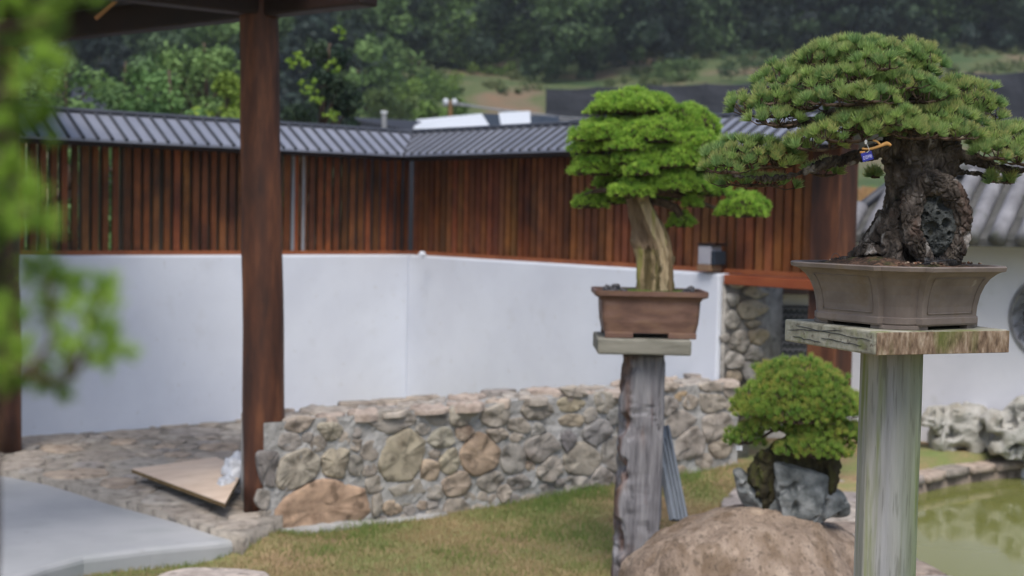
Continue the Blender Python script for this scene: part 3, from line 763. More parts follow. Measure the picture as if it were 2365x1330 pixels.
# unseen boards added over the beams to darken them, with open rafters above
mb = MB(); mb.box(MP - da * .45 - db * .4 + Z_ * 2.76, da * 4.1, db * 1.0, Z_ * .03); build('eave_shade_board', mb, MT['dark_shade_wood'], t)
mb = MB(); mb.box(MP + da * .5 + db * .61 + Z_ * 2.76, -da * .95, db * 2.2, Z_ * .03); build('eave_shade_board', mb, MT['dark_shade_wood'], t)
ap = (MP + PLx) / 2 + db * 1.3 + Z_ * 4.1
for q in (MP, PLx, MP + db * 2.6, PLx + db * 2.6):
    mb = MB(); mb.tube([q + Z_ * 2.9, ap], .06, 8); build('rafter', mb, MT['dark_shade_wood'], t)

# plywood board propped against the post, plastic bag
t = thing('plywood_board', 'pale plywood sheet lying tilted on the path beside the main timber post', 'board', tuple(gz(430, 1120, .03)))
P1 = gz(304, 1082, .10); P2 = gz(500, 1055, .12); P3 = gz(562, 1085, .15); P4 = gz(520, 1162, .10)
nrm = (P2 - P1).cross(P4 - P1).normalized(); nrm = nrm if nrm.z > 0 else -nrm
mb = MB(); top = [P1, P4, P3, P2]
mb.hexa([q - Z_ * .004 for q in top] + top, 0)
build('sheet', mb, MT['ply'], t)
mb = MB(); mb.hexa([q - Z_ * .024 for q in top] + [q - Z_ * .0045 for q in top], 0)
build('edge_frame', mb, MT['plyedge'], t)
mb = MB(); c = gz(545, 1085, .16) 
lump(mb, c, X_ * .07, Y_ * .1, Z_ * .09, 9, .16, 1.6, .85, 4, fine=.06)
lump(mb, c + Vector((-.02, -.16, -.06)), X_ * .05, Y_ * .09, Z_ * .05, 19, .16, 1.6, .85, 4, fine=.06)
tag(build('plastic_bag', mb, MT['plastic'], loc=tuple(c), smooth=True), 'crumpled white plastic bag lying on the plywood sheet against the timber post', 'bag')
# dark grooved plank leaning on the stand post
def leaning_plank():
    t = thing('leaning_plank', 'dark grey grooved plank leaning against the weathered stand post', 'plank', tuple(gz(1575, 1180, 0)))
    a0, a1 = at(1508, 978, 6.78), at(1552, 1200, 6.55)   # left edge top/bottom
    b0, b1 = at(1552, 955, 6.9), at(1600, 1200, 6.7)
    up = (a0 - a1).normalized(); ac = (b0 - a0); ac = (ac - up * ac.dot(up)).normalized(); nn = ac.cross(up); nn = nn if nn.y < 0 else -nn
    Lp = (a0 - a1).length; mb = MB()
    Wp = .1
    mb.box(a1, ac * Wp, -nn * .02, up * Lp)
    for s, ww in ((0, .018), (.034, .012), (.058, .012), (.084, .016)):
        mb.box(a1 + ac * s + nn * .0, ac * ww, nn * .012, up * (Lp * (.86 if 0 < s < .08 else 1)))
    build('board', mb, MT['plank'], t, bevel=.003)
leaning_plank()

# ================================================================== garden wall with tube-tile roof (right)
G0 = at(1905, 900, 10.4); G0.z = 0; G1 = at(2365, 900, 9.45); G1.z = 0
dg_ = (G1 - G0).normalized(); ng = Vector((dg_.y, -dg_.x, 0)); ng = ng if ng.y < 0 else -ng
LG = (G1 - G0).length + 1.8
t = thing('tiled_garden_wall', 'white garden wall with grey tube-tile roof and round lattice window, behind the pond', 'wall', tuple(G1))
mb = MB()
# wall with a round opening: build as grid ring around the window
wc = onplane(2431, 735, G1, ng); uc = (wc - G0).dot(dg_); zc = wc.z; rw = .285
ZG = 1.5
def gp(u, z, o=0): return G0 + dg_ * u + ng * o + Z_ * z
V = []; F = []; nseg = 48
hw = .5
for o in (0, -.24):
    for k in range(nseg):
        a = 2 * math.pi * k / nseg; V.append(gp(uc + rw * math.cos(a), zc + rw * math.sin(a), o))
    for k in range(nseg):
        a = 2 * math.pi * k / nseg; c, s = math.cos(a), math.sin(a); m_ = hw / max(abs(c), abs(s)); V.append(gp(uc + m_ * c, zc + m_ * s, o))
for o in (0, 2 * nseg):
    for k in range(nseg):
        k2 = (k + 1) % nseg; F.append((o + k, o + k2, o + nseg + k2, o + nseg + k))
for k in range(nseg):
    k2 = (k + 1) % nseg; F.append((k, k2, 2 * nseg + k2, 2 * nseg + k))
mb.add(V, F)
def wbox(u0_, u1_, z0_, z1_): mb.box(gp(u0_, z0_, 0), dg_ * (u1_ - u0_), -ng * .24, Z_ * (z1_ - z0_))
wbox(.1, uc - hw, -.3, ZG); wbox(uc + hw, LG, -.3, ZG); wbox(uc - hw, uc + hw, -.3, zc - hw); wbox(uc - hw, uc + hw, zc + hw, ZG)
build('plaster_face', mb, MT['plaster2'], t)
mb = MB(); ring = [gp(uc + (rw - .006) * math.cos(a), zc + (rw - .006) * math.sin(a), .003) for a in np.linspace(0, 2 * math.pi, 49)]
mb.tube(ring, .014, 8)
win = build('window_frame', mb, MT['tube_tile'], t, smooth=True)
mb = MB()
row = 0; z = zc - rw - .02
while z < zc + rw:
    u = uc - rw - .05 + (.05 if row % 2 else 0)
    while u < uc + rw + .05:
        if math.hypot(u - uc, z + .02 - zc) < rw - .01:
            arc = [gp(u + .052 * math.cos(a), z + .052 * math.sin(a), -.06) for a in np.linspace(0.05, math.pi - .05, 9)]
            mb.tube(arc, .009, 6, flat=1)
        u += .1
    z += .05; row += 1
build('tile_lattice', mb, MT['tilegrey'], win)
mb = MB(); mb.prism([(0, 0), (1, 0), (1, 1)], 0, 1); mb = MB(); mb.box(gp(uc - hw, zc - hw, -.25), dg_ * 2 * hw, -ng * .02, Z_ * 2 * hw)
build('back_panel', mb, MT['lattice'], win)
# roof: body, tubes, ridge, hip end
def tiled_roof():
    run, zr, ze = .34, 1.93, 1.50; u0_, u1_ = .18, LG
    mb = MB()
    A = gp(u0_, ze, run); B = gp(u1_, ze, run); Cc = gp(u1_, zr, -.12); D = gp(u0_ + .36, zr, -.12); E = gp(u0_, ze, -.24 - run); G = gp(u1_, ze, -.24 - run)
    mb.add([A, B, Cc, D, E, G, A - Z_ * .05, B - Z_ * .05, E - Z_ * .05, G - Z_ * .05], [(0, 1, 2, 3), (0, 3, 4), (3, 2, 5, 4), (0, 6, 7, 1), (6, 8, 9, 7), (0, 4, 8, 6), (4, 5, 9, 8), (1, 2, 5), (1, 5, 9, 7)])
    rf = build('roof', mb, mat('tile_bed', [(.05, .052, .05), (.12, .12, .12)], 9, rough=.9, bump=.5), t)
    k = 0; u = u0_ + .14
    while u < u1_:
        top_u = max(0, min(1, (u - u0_) / .36)); 
        a = A + dg_ * (u - u0_) ; b0_ = gp(u, zr, -.12); b = a.lerp(b0_, top_u if u - u0_ < .36 else 1.0)
        mb = MB(); dirv = (a - b).normalized(); p0 = a + dirv * .05
        n = 7; pts_ = [b.lerp(p0, i / n) + Z_ * .03 for i in range(n + 1)]
        mb.tube(pts_, [.054 + (.004 if i % 2 else 0) for i in range(n + 1)], 14)
        build('tube_tile', mb, MT['tube_tile'], rf, smooth=True)
        u += .178
    mb = MB(); mb.box(gp(u0_ + .33, zr - .01, -.12 + .07), dg_ * (u1_ - u0_ - .33), -ng * .14, Z_ * .09); build('ridge', mb, MT['tube_tile'], rf, bevel=.02)
    mb = MB(); lump(mb, gp(u0_ + .34, zr + .1, -.12), dg_ * .07, ng * .06, Z_ * .09, 4, .1, 1.5, .8, 3); build('finial', mb, MT['tube_tile'], rf, smooth=True)
    mb = MB(); mb.tube([A + Z_ * .02, D + Z_ * .03], .035, 8); build('hip_cap', mb, MT['seam'], rf, smooth=True)
tiled_roof()
# inner white wall with dark lattice window seen through the gap
t = thing('inner_wall', 'cream wall with a dark square lattice window, seen between stone pier and brown post', 'wall', tuple(at(1800, 900, 9.9)))
mb = MB(); a = at(1715, 900, 9.9); a.z = 0; mb.box(a, X_ * .62, Y_ * .15, Z_ * 1.5)
build('plaster_face', mb, mat('cream_plaster', [(.5, .48, .44), (.6, .58, .53)], 3, rough=.9), t)
mb = MB(); P1 = at(1803, 832, 9.89); P2 = at(1868, 832, 9.89); P3 = at(1803, 705, 9.89)
Wd, Hd = (P2 - P1).length, P3.z - P1.z; P1.y = 9.893
mb.box(P1, X_ * Wd, Y_ * .02 * -1, Z_ * Hd)
wf = build('window', mb, MT['lattice'], t)
mb = MB()
for i in range(5):
    for j in range(8):
        arc = [P1 + X_ * (Wd * (i + .5) / 5 + .02 * math.cos(a)) + Z_ * (Hd * (j + .3) / 8 + .02 * math.sin(a)) - Y_ * .026 for a in np.linspace(0, math.pi, 6)]
        mb.tube(arc, .005, 5)
build('lattice', mb, MT['tilegrey'], wf)
# dark lintel over the opening
mb = MB(); a = at(1700, 690, 9.7); mb.box(Vector((a.x, 9.7, 1.09)), X_ * .62, Y_ * .5, Z_ * .2)
build('lintel', mb, MT['dark_shade_wood'], t)
# eroded rocks at the wall foot
mb = MB()
for i, (px, py, rx, rz) in enumerate([(2180, 965, 34, 26), (2215, 985, 46, 48), (2165, 1020, 14, 46), (2185, 1040, 12, 32), (2250, 1000, 26, 50), (2150, 970, 22, 14), (2232, 950, 40, 16)]):
    s = 9.6 / FPX; lump(mb, at(px, py, 9.62 - .03 * (i % 3)), X_ * rx * s * 1.2, Y_ * .13, Z_ * rz * s * 1.1, i + 60, .22, 1.8, .9, 3)
def dg1(v, n):
    d = .012 * noise.noise(v * 8) + .004 * noise.noise(v * 35); q = noise.noise(v * 8 + Vector((4, 4, 4)))
    if q > .22: d -= .09 * min(1, (q - .22) * 5)
    return d, (1, 1, 1)
g = remesh(mb, .012, dg1)
tag(build('garden_rock', g, MT['grotto'], smooth=True, loc=tuple(gz(2210, 1070, 0))), 'eroded pale rock with dark hollows at the white wall, just right of the front post', 'rock', 'eroded rocks along the white wall')
mb = MB()
for i, (px, py, rx, rz) in enumerate([(2320, 975, 40, 26), (2345, 1000, 34, 44), (2385, 975, 50, 55), (2300, 1030, 16, 18), (2335, 1045, 20, 14), (2420, 1010, 50, 70), (2480, 960, 40, 60)]):
    s = 9.4 / FPX; lump(mb, at(px, py, 9.38 - .03 * (i % 3)), X_ * rx * s * 1.2, Y_ * .13, Z_ * rz * s * 1.1, i + 80, .22, 1.8, .9, 3)
g = remesh(mb, .012, dg1)
tag(build('garden_rock', g, MT['grotto'], smooth=True, loc=tuple(gz(2380, 1070, 0))), 'eroded tan rock under the round lattice window, cut by the right edge', 'rock', 'eroded rocks along the white wall')
# low capped wall and bamboo fence far behind the gap
mb = MB(); a = at(1915, 545, 11.2); mb.box(Vector((a.x, 11.2, .3)), X_ * .4, Y_ * .2, Z_ * (a.z - .3)); 
t = thing('capped_wall', 'low far wall with a pale blue-grey cap, right of the brown end post', 'wall', (a.x, 11.2, 0))
build('wall_body', mb, MT['dark_shade_wood'], t)
mb = MB(); b = at(1915, 523, 11.2); mb.box(Vector((a.x, 11.14, a.z)), X_ * .42, Y_ * .32, Z_ * (b.z - a.z)); build('cap', mb, MT['concrete'], t, bevel=.01)
t = thing('bamboo_fence', 'distant tan bamboo fence between the brown end post and the tiled roof', 'fence', tuple(at(1980, 520, 15)))
mb = MB(); px = 1900
while px < 2090:
    a, b = at(px, 545, 15), at(px, 432 + random.uniform(-4, 4), 15); mb.tube([a, b], .017, 6); px += 8.5
build('cane_panel', mb, MT['bamboo'], t, smooth=True)
mb = MB(); mb.tube([at(1895, 470, 14.95), at(2090, 475, 14.95)], .02, 6); build('rail', mb, MT['bamboo'], t)

# ================================================================== far structures
def netfence(label, pts, h, Ypost):
    """pts: px, py(top), Y along the net's top edge"""
    P = [at(a, b, y) for a, b, y in pts]
    t = thing('shade_net_fence', label, 'net', tuple(P[0] - Z_ * h), 'black shade nets on the slope')
    mb = MB(); V = []; n = 0
    for i in range(len(P) - 1):
        for k in range(12):
            q = P[i].lerp(P[i + 1], k / 12); V.append(q + Z_ * (-.06 * math.sin(math.pi * (k % 6) / 6)))
    V.append(P[-1]); n = len(V); th = Vector((0, .04, 0))
    VV = []
    for q in V:
        for j in range(7):
            w_ = Vector((0, .12 * noise.noise(Vector((q.x * .9, j * .6, 1))), 0)); VV.append(q - Z_ * (h * j / 6) + w_)
    F = [(i * 7 + j, i * 7 + j + 1, (i + 1) * 7 + j + 1, (i + 1) * 7 + j) for i in range(n - 1) for j in range(6)]
    mb.add(VV, F); mb.add([v + th for v in VV], [tuple(reversed(f)) for f in F])
    build('net', mb, MT['net'], t)
    for i in range(0, n, 6):
        mb = MB(); mb.tube([V[i] + Vector((0, -.08, .08)), V[i] + Vector((0, -.08, -h))], .02, 6); build('post', mb, MT['net'], t)
netfence('long black shade net across the slope behind the green juniper crown', [(1262, 205, 58), (1500, 196, 58), (1760, 190, 58), (1870, 190, 58)], 2.6, 0)
netfence('black shade net at the right edge, behind the front pine crown', [(1880, 178, 56), (2100, 172, 56), (2365, 166, 56), (2600, 160, 56)], 3.0, 0)
# dark low roof, left of the white roofs
def lowroof(label, name, pts, Y0, Y1, mt, cat, fas=None):
    P = [at(a, b, y) for a, b, y in pts]
    c = sum(P, Vector()) / len(P)
    t = thing(name, label, cat, (c.x, c.y, c.z - 1.5))
    mb = MB(); n = len(P)
    mb.add(P + [q - Z_ * .08 for q in P], [tuple(range(n)), tuple(range(2 * n - 1, n - 1, -1))] + [(i, (i + 1) % n, n + (i + 1) % n, n + i) for i in range(n)])
    build('roof', mb, mt, t)
    mb = MB(); I = [c.lerp(q, .9) for q in P]
    mb.add([Vector((q.x, q.y, q.z - .1)) for q in I] + [Vector((q.x, q.y, zt(q.x, q.y) - .3)) for q in I], [(i, (i + 1) % n, n + (i + 1) % n, n + i) for i in range(n)])
    build('wall', mb, fas or MT['post'], t)
    return t
lowroof('low black shed roof behind the left fence, near the corner', 'shed', [(770, 268, 22), (1010, 310, 20), (1150, 318, 20), (960, 278, 24)], 0, 0, MT['net'], 'shed', MT['net'])
lowroof('white sheet-roofed shed behind the fence corner, left of the dark gap', 'shed', [(955, 296, 20), (1140, 304, 20), (1112, 262, 26), (962, 276, 26)], 0, 0, MT['white_roof'], 'shed')
lowroof('small white sheet-roofed shed right of the dark gap behind the fence', 'shed', [(1160, 304, 20), (1226, 300, 20), (1224, 256, 26), (1152, 260, 26)], 0, 0, MT['white_roof'], 'shed')
lowroof('dark grey shed between and behind the two white-roofed sheds', 'shed', [(1112, 320, 27), (1300, 320, 27), (1290, 268, 30), (1116, 262, 30)], 0, 0, MT['boxdark'], 'shed', MT['boxdark'])
lowroof('dark shed behind the left fence, under the pale green saplings', 'shed', [(160, 262, 24), (262, 262, 24), (262, 205, 28), (168, 192, 28)], 0, 0, MT['net'], 'shed', MT['net'])
# utility pole with insulators and cables
t = thing('utility_pole', 'thin utility pole with white insulators behind the fence corner, carrying cables', 'pole', tuple(at(1040, 400, 30)))
mb = MB(); mb.tube([at(1040, 232, 30), at(1042, 420, 30)], .05, 8); build('mast', mb, MT['bamboo'], t)
mb = MB(); mb.tube([at(1024, 243, 30), at(1056, 243, 30)], .035, 6); ca_ = build('crossarm', mb, MT['post'], t)
for px in (1030, 1050):
    mb = MB(); lump(mb, at(px, 236, 29.95), X_ * .06, Y_ * .06, Z_ * .08, px, .05, 1, 1, 2); build('insulator', mb, MT['white_roof'], t)
for i, (y0, y1, y2) in enumerate(((238, 262, 284), (242, 258, 276))):
    mb = MB(); mb.tube([at(1056, y0, 30), at(1200, y1, 30), at(1380, y2, 30), at(1900, y2 + 10, 30)], .018, 5, sub=4); build('cable', mb, MT['post'], t)
t = thing('white_post', 'thin pale post rising behind the left fence roof near the corner', 'post', tuple(at(887, 340, 19)))
mb = MB(); mb.tube([at(887, 262, 19), at(888, 420, 19)], .035, 8); build('shaft', mb, MT['post'], t)
mb = MB(); mb.tube([at(887, 262, 19) + Z_ * .0, at(887, 256, 19)], .045, 8); build('cap', mb, MT['white_roof'], t)

# ================================================================== trees behind
def tree(name, label, cat, base, hgt, rad, ca, cb, nclump, nleaf, size, seed, group=None, lean=0, squash=.8, shape=1.0):
    rng = np.random.default_rng(seed); rs = random.Random(seed)
    t = thing(name, label, cat, tuple(base), group)
    mb = MB(); top = base + Vector((lean, 0, hgt * .9))
    tr = [base - Z_ * .3, base.lerp(top, .4) + Vector((rs.uniform(-.1, .1) * hgt * .3, 0, 0)), top]
    mb.tube(tr, [hgt * .022, hgt * .015, hgt * .004], 8, sub=4)
    cen = []; rd = []
    for k in range(nclump):
        f = rs.random(); zz = .18 + .8 * f; a = rs.uniform(0, 6.28)
        rr = rad * (1 - abs(f - .3) * shape) * math.sqrt(rs.random())
        q = base.lerp(top, zz) + Vector((rr * math.cos(a), rr * math.sin(a), 0))
        cen.append(tuple(q)); rd.append(rad * rs.uniform(.16, .34))
        if rr > rad * .3: mb.tube([base.lerp(top, max(.1, zz - .15)), q], [hgt * .007, hgt * .002], 5)
    build('trunk', mb, MT['twig'], t, smooth=True)
    V, F, C = leaf_cloud(cen, rd, nleaf, size, ca, cb, rng, squash)
    build('crown', None, LEAFFAR, t, V=V, F=F, C=C)
    return t
mid = [(150, 16.5, 3.2, .8, 'sapling with rounded pale green crown, leftmost behind the left fence'), (290, 18, 3.5, .85, 'sapling with narrow pale crown behind the left fence, right of the dark shed'),
       (390, 17, 3.3, .85, 'bushy green sapling midway between dark shed and timber post'), (470, 19, 3.9, .9, 'tall pale sapling behind the fence, second left of the timber post'),
       (530, 17, 3.25, .7, 'yellow-green sapling right beside the timber post')]
for i, (px, Y, ztop, rad, lab) in enumerate(mid):
    x = at(px, 200, Y).x; z0 = zt(x, Y); hh = ztop - z0 + .25
    col = [((.07, .13, .05), (.17, .28, .09)), ((.06, .12, .05), (.15, .25, .08)), ((.06, .13, .04), (.14, .26, .08)), ((.08, .14, .05), (.18, .29, .09)), ((.11, .18, .03), (.3, .42, .06))][i]
    tree('sapling', lab, 'tree', Vector((x, Y, z0)), hh, rad, col[0], col[1], 46, 150, .035, 20 + i, 'saplings behind the left fence', shape=.8)
x = at(705, 200, 15).x
tree('young_tree', 'dark narrow tree with yellow-green shoot tips just right of the timber post', 'tree', Vector((x, 15, zt(x, 15))), 3.7, .55, (.015, .035, .022), (.05, .08, .04), 40, 150, .03, 41, lean=.25)
mb_c = [at(px, py, 14.6) for px, py in ((785, 75), (682, 135), (770, 150), (728, 222), (712, 200), (690, 150), (760, 260))]
mb_c = [q + Vector((random.gauss(0, .05), random.gauss(0, .05), random.gauss(0, .035))) for q in mb_c for _ in range(7)]
V, F, C = leaf_cloud([tuple(q) for q in mb_c], [.03] * len(mb_c), 9, .022, (.1, .2, .03), (.3, .44, .06))
build('shoot_tips', None, LEAFFAR, bpy.data.objects['young_tree'], V=V, F=F, C=C)
x = at(1965, 395, 17).x
tree('garden_bush', 'yellow-green bush behind the bamboo fence, left of the front pine trunk', 'bush', Vector((x, 17, .2)), 2.0, .9, (.05, .09, .03), (.2, .26, .07), 40, 120, .04, 51)
# forest mass on the hill
def forest():
    rs = random.Random(9); parts = []
    rng = np.random.default_rng(5)
    n = 0
    for row, (Ybase, step) in enumerate(((57, 1.9), (60, 1.9), (64, 2), (68, 2), (72, 2), (76.6, 1.9), (78.5, 2.1), (81, 2.3), (84, 2.4), (88, 2.6), (93, 3), (100, 3.2), (108, 3.6))):
        x = -.42 * Ybase
        while x < .42 * Ybase:
            Y = Ybase + rs.uniform(-1, 1)*(.6 if Ybase<79 and Ybase>76 else 1.6); xx = x + rs.uniform(-.8, .8); px = 1182 + xx / Y * FPX
            x += step
            if Y < 75.4 and px > (930 if Y < 64 else (1000 if Y < 66.5 else 1450 + 12 * (Y - 67))): continue
            z0 = zt(xx, Y); h = rs.uniform(4.5, 7.5); r = h * rs.uniform(.3, .42)
            if Y < 66: h *= .7; r *= .8
            k = rs.randint(13, 18); cen = []; rd = []
            for _ in range(k):
                f = rs.random(); a = rs.uniform(0, 6.28); rr = r * math.sqrt(rs.random()) * (1.05 - .7 * f * f)
                cen.append((xx + rr * math.cos(a), Y + rr * math.sin(a), z0 + h * (.04 + .92 * f))); rd.append(r * rs.uniform(.25, .5))
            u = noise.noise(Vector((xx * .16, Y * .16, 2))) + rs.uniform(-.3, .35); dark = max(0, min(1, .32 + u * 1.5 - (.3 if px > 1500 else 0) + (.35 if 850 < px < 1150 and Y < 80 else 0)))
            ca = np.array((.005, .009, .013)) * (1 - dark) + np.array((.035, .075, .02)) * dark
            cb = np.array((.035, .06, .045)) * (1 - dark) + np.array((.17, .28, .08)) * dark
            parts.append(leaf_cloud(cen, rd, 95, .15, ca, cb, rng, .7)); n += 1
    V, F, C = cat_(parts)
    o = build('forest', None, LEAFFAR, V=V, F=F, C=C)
    tag(o, 'dense dark green forest covering the hillside', 'forest', kind='stuff')
forest()
# scrub and weeds on the bank
def scrub():
    rs = random.Random(19); rng = np.random.default_rng(7); cen = []; rd = []; P = []
    for _ in range(1100):
        Y = rs.uniform(58.5, 79); px = rs.uniform(880, 2500)
        if px < 1450 and Y > 68: continue
        x = (px - 1182) / FPX * Y
        if noise.noise(Vector((x * .25, Y * .3, 8))) < -.02: continue
        r = rs.uniform(.1, .38) * (1 + .5 * (noise.noise(Vector((x * .4, Y * .4, 1))) > .15)); P.append((x, Y, zt(x, Y) + r * .4)); rd.append(r)
    V, F, C = leaf_cloud(P, rd, 45, .08, (.035, .07, .022), (.16, .18, .07), rng)
    tag(build('bank_scrub', None, LEAFFAR, V=V, F=F, C=C), 'low scrub and dry weeds on the earth bank', 'scrub', kind='stuff')
scrub()
def bush_far(px, py, Y, r, lab, ca, cb, seed):
    c = at(px, py, Y); rng = np.random.default_rng(seed); rs = random.Random(seed)
    t = thing('hill_bush', lab, 'bush', (c.x, c.y, c.z - r), 'bushes on the earth bank')
    cen = [(c.x + rs.uniform(-1, 1) * r * 1.3, c.y + rs.uniform(-1, 1) * r, c.z + rs.uniform(-.6, .5) * r) for _ in range(26)]
    V, F, C = leaf_cloud(cen, [r * .35] * 26, 70, .07, ca, cb, rng)
    build('crown', None, LEAFFAR, t, V=V, F=F, C=C)
bush_far(985, 205, 59, 1.0, 'bright green bush on the left end of the earth bank', (.06, .12, .03), (.17, .27, .05), 61)
bush_far(1010, 262, 40, .55, 'green bush just above the white shed roofs', (.06, .12, .03), (.15, .24, .05), 62)
bush_far(905, 250, 45, .8, 'dull green bush left of the earth bank above the black shed', (.05, .09, .03), (.12, .17, .05), 63)
bush_far(1135, 178, 70, .9, 'upright yellow-green bush at the top of the bank under the forest', (.06, .12, .03), (.16, .24, .05), 64)
bush_far(1735, 150, 66, 1.1, 'dark green bush on the bank left of the front pine crown', (.03, .06, .03), (.09, .14, .06), 65)
bush_far(1560, 165, 66, .9, 'pale green bush on the bank above the shade net', (.05, .09, .03), (.13, .2, .07), 66)

# ================================================================== lawn grass
def lawn():
    rng = np.random.default_rng(31); n = 150000
    x = rng.uniform(-2.3, 2.2, n); y = rng.uniform(5.3, 9.4, n)
    keep = np.ones(n, bool); Z = np.zeros(n); kind = np.zeros(n)
    slabP = PP
    for i in range(n):
        xx, yy = x[i], y[i]
        u = (Vector((xx, yy, 0)) - S0).dot(ns)
        if u < .03 or inpoly(xx, yy, slabP) or inpoly(xx, yy, PATH) or math.hypot(xx - 4.6, yy - 7) < 3.5: keep[i] = False; continue
        v = noise.noise(Vector((xx * 1.6, yy * 1.6, 0))) + .6 * noise.noise(Vector((xx * 5, yy * 5, 0)))
        near = max(0, 1 - u / .3)
        kind[i] = v + near * .5
        Z[i] = zt(xx, yy)
    x, y, Z, kind = x[keep], y[keep], Z[keep], kind[keep]; m = len(x)
    P = np.stack([x, y, Z], 1); N = np.tile([0, 0, 1.0], (m, 1)) + rng.normal(0, .35, (m, 3)); N /= np.linalg.norm(N, axis=1, keepdims=True)
    hgt = .011 + .016 * rng.random(m) + .035 * np.clip(kind - .1, 0, 1)
    S = np.cross(N, rng.normal(size=(m, 3))); S /= np.linalg.norm(S, axis=1, keepdims=True); S *= .0022
    V = np.stack([P - S, P + S, P + N * hgt[:, None] + S * .3, P + N * hgt[:, None] - S * .3], 1).reshape(-1, 3)
    tt = np.clip(kind * .8 + .38 + rng.normal(0, .25, m), 0, 1)[:, None]
    c = np.array((.42, .32, .18)) * (1 - tt) + np.array((.19, .29, .075)) * tt
    tag(build('lawn_grass', None, LEAF, V=V, F=np.arange(m * 4).reshape(-1, 4), C=np.repeat(c, 4, 0)), 'short patchy green and straw-coloured lawn grass', 'grass', kind='stuff')
lawn()

# ================================================================== boulder and rock bonsai
def boulder():
    c = at(1745, 1330, 6.0); mb = MB()
    base = Vector((1.03, 6.0, -.12))
    prof = base
    lump(mb, base + Vector((-.01, 0, .0)), X_ * .53, Y_ * .55, Z_ * .478, 21, .07, 1.2, .85, 6, fine=.02)
    lump(mb, base + Vector((.3, .1, -.02)), X_ * .42, Y_ * .45, Z_ * .40, 23, .06, 1.2, .85, 5, fine=.02)
    def dsp(v, n):
        d = .014 * noise.noise(v * 2.6) + .005 * noise.noise(v * 9) + .0035 * noise.noise(v * 45)
        s = noise.noise(Vector((v.x * 2, v.y * 2, v.z * 7))); d -= .008 * max(0, 1 - abs(s) * 12)
        return d, (1, 1, 1)
    g = remesh(mb, .014, dsp)
    tag(build('boulder', g, MT['boulder'], smooth=True, loc=tuple(base)), 'large smooth tan boulder carrying the rock-planted pine, behind the front stand post', 'boulder')
boulder()

def pads_tree(pads, Y0, sp, k, L, spread, w, ca, cb, tip, tipf, seed, up=.25, upm=.6, inner=True, back=.5, zmin=-.12, bump=.12, jit=.25):
    """returns foliage arrays and the list of (tuft base, pad centre) for twigs"""
    rng = np.random.default_rng(seed); parts = []; tw = []
    for i, pd in enumerate(pads):
        px, py, rx, h, dY = pd[:5]; ryf = pd[5] if len(pd) > 5 else .75
        slope = pd[6] if len(pd) > 6 else 0
        Y = Y0 + dY; s = Y / FPX; c = at(px, py, Y)
        ax = max(.25 * rx * s, rx * s - L * .45); ay = ax * ryf; hh = max(.006, h * s - L * .7)
        P, N = dome(c, ax, ay, hh, sp, zmin, bump, upm, seed=i * 1.3 + seed, rng=rng, slope=slope)
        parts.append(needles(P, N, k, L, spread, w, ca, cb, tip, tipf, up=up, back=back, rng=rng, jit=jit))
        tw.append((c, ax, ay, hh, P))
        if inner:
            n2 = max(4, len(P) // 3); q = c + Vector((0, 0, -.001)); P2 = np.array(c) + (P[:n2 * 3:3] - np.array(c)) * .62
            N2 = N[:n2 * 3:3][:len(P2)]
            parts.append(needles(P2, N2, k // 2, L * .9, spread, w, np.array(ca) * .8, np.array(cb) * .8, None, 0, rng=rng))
    return parts, tw
def twigs(mb, tw, r, rng, sag=.35):
    for (c, ax, ay, hh, P) in tw:
        c = Vector(c)
        # skeleton arms of the pad
        hubs = [c]
        na = 6
        for a in range(na):
            an = a * 2 * math.pi / na + rng.random() * .6
            e = c + Vector((math.cos(an) * ax * .6, math.sin(an) * ay * .6, hh * .05)); mid_ = c.lerp(e, .5) + Vector((rng.normal() * .004, rng.normal() * .004, -hh * .08))
            mb.tube([c, mid_, e], [r * 2.6, r * 2.0, r * 1.3], 6, wob=.3); hubs += [mid_, e]
        for p in P:
            p = Vector(p); hb = min(hubs, key=lambda q: (q - p).length_squared)
            md = hb.lerp(p, .5) + Vector((rng.normal() * .15, rng.normal() * .15, -.25)) * (p - hb).length * .5
            mb.tube([hb, md, p], [r * 1.1, r * .85, r * .7], 4)

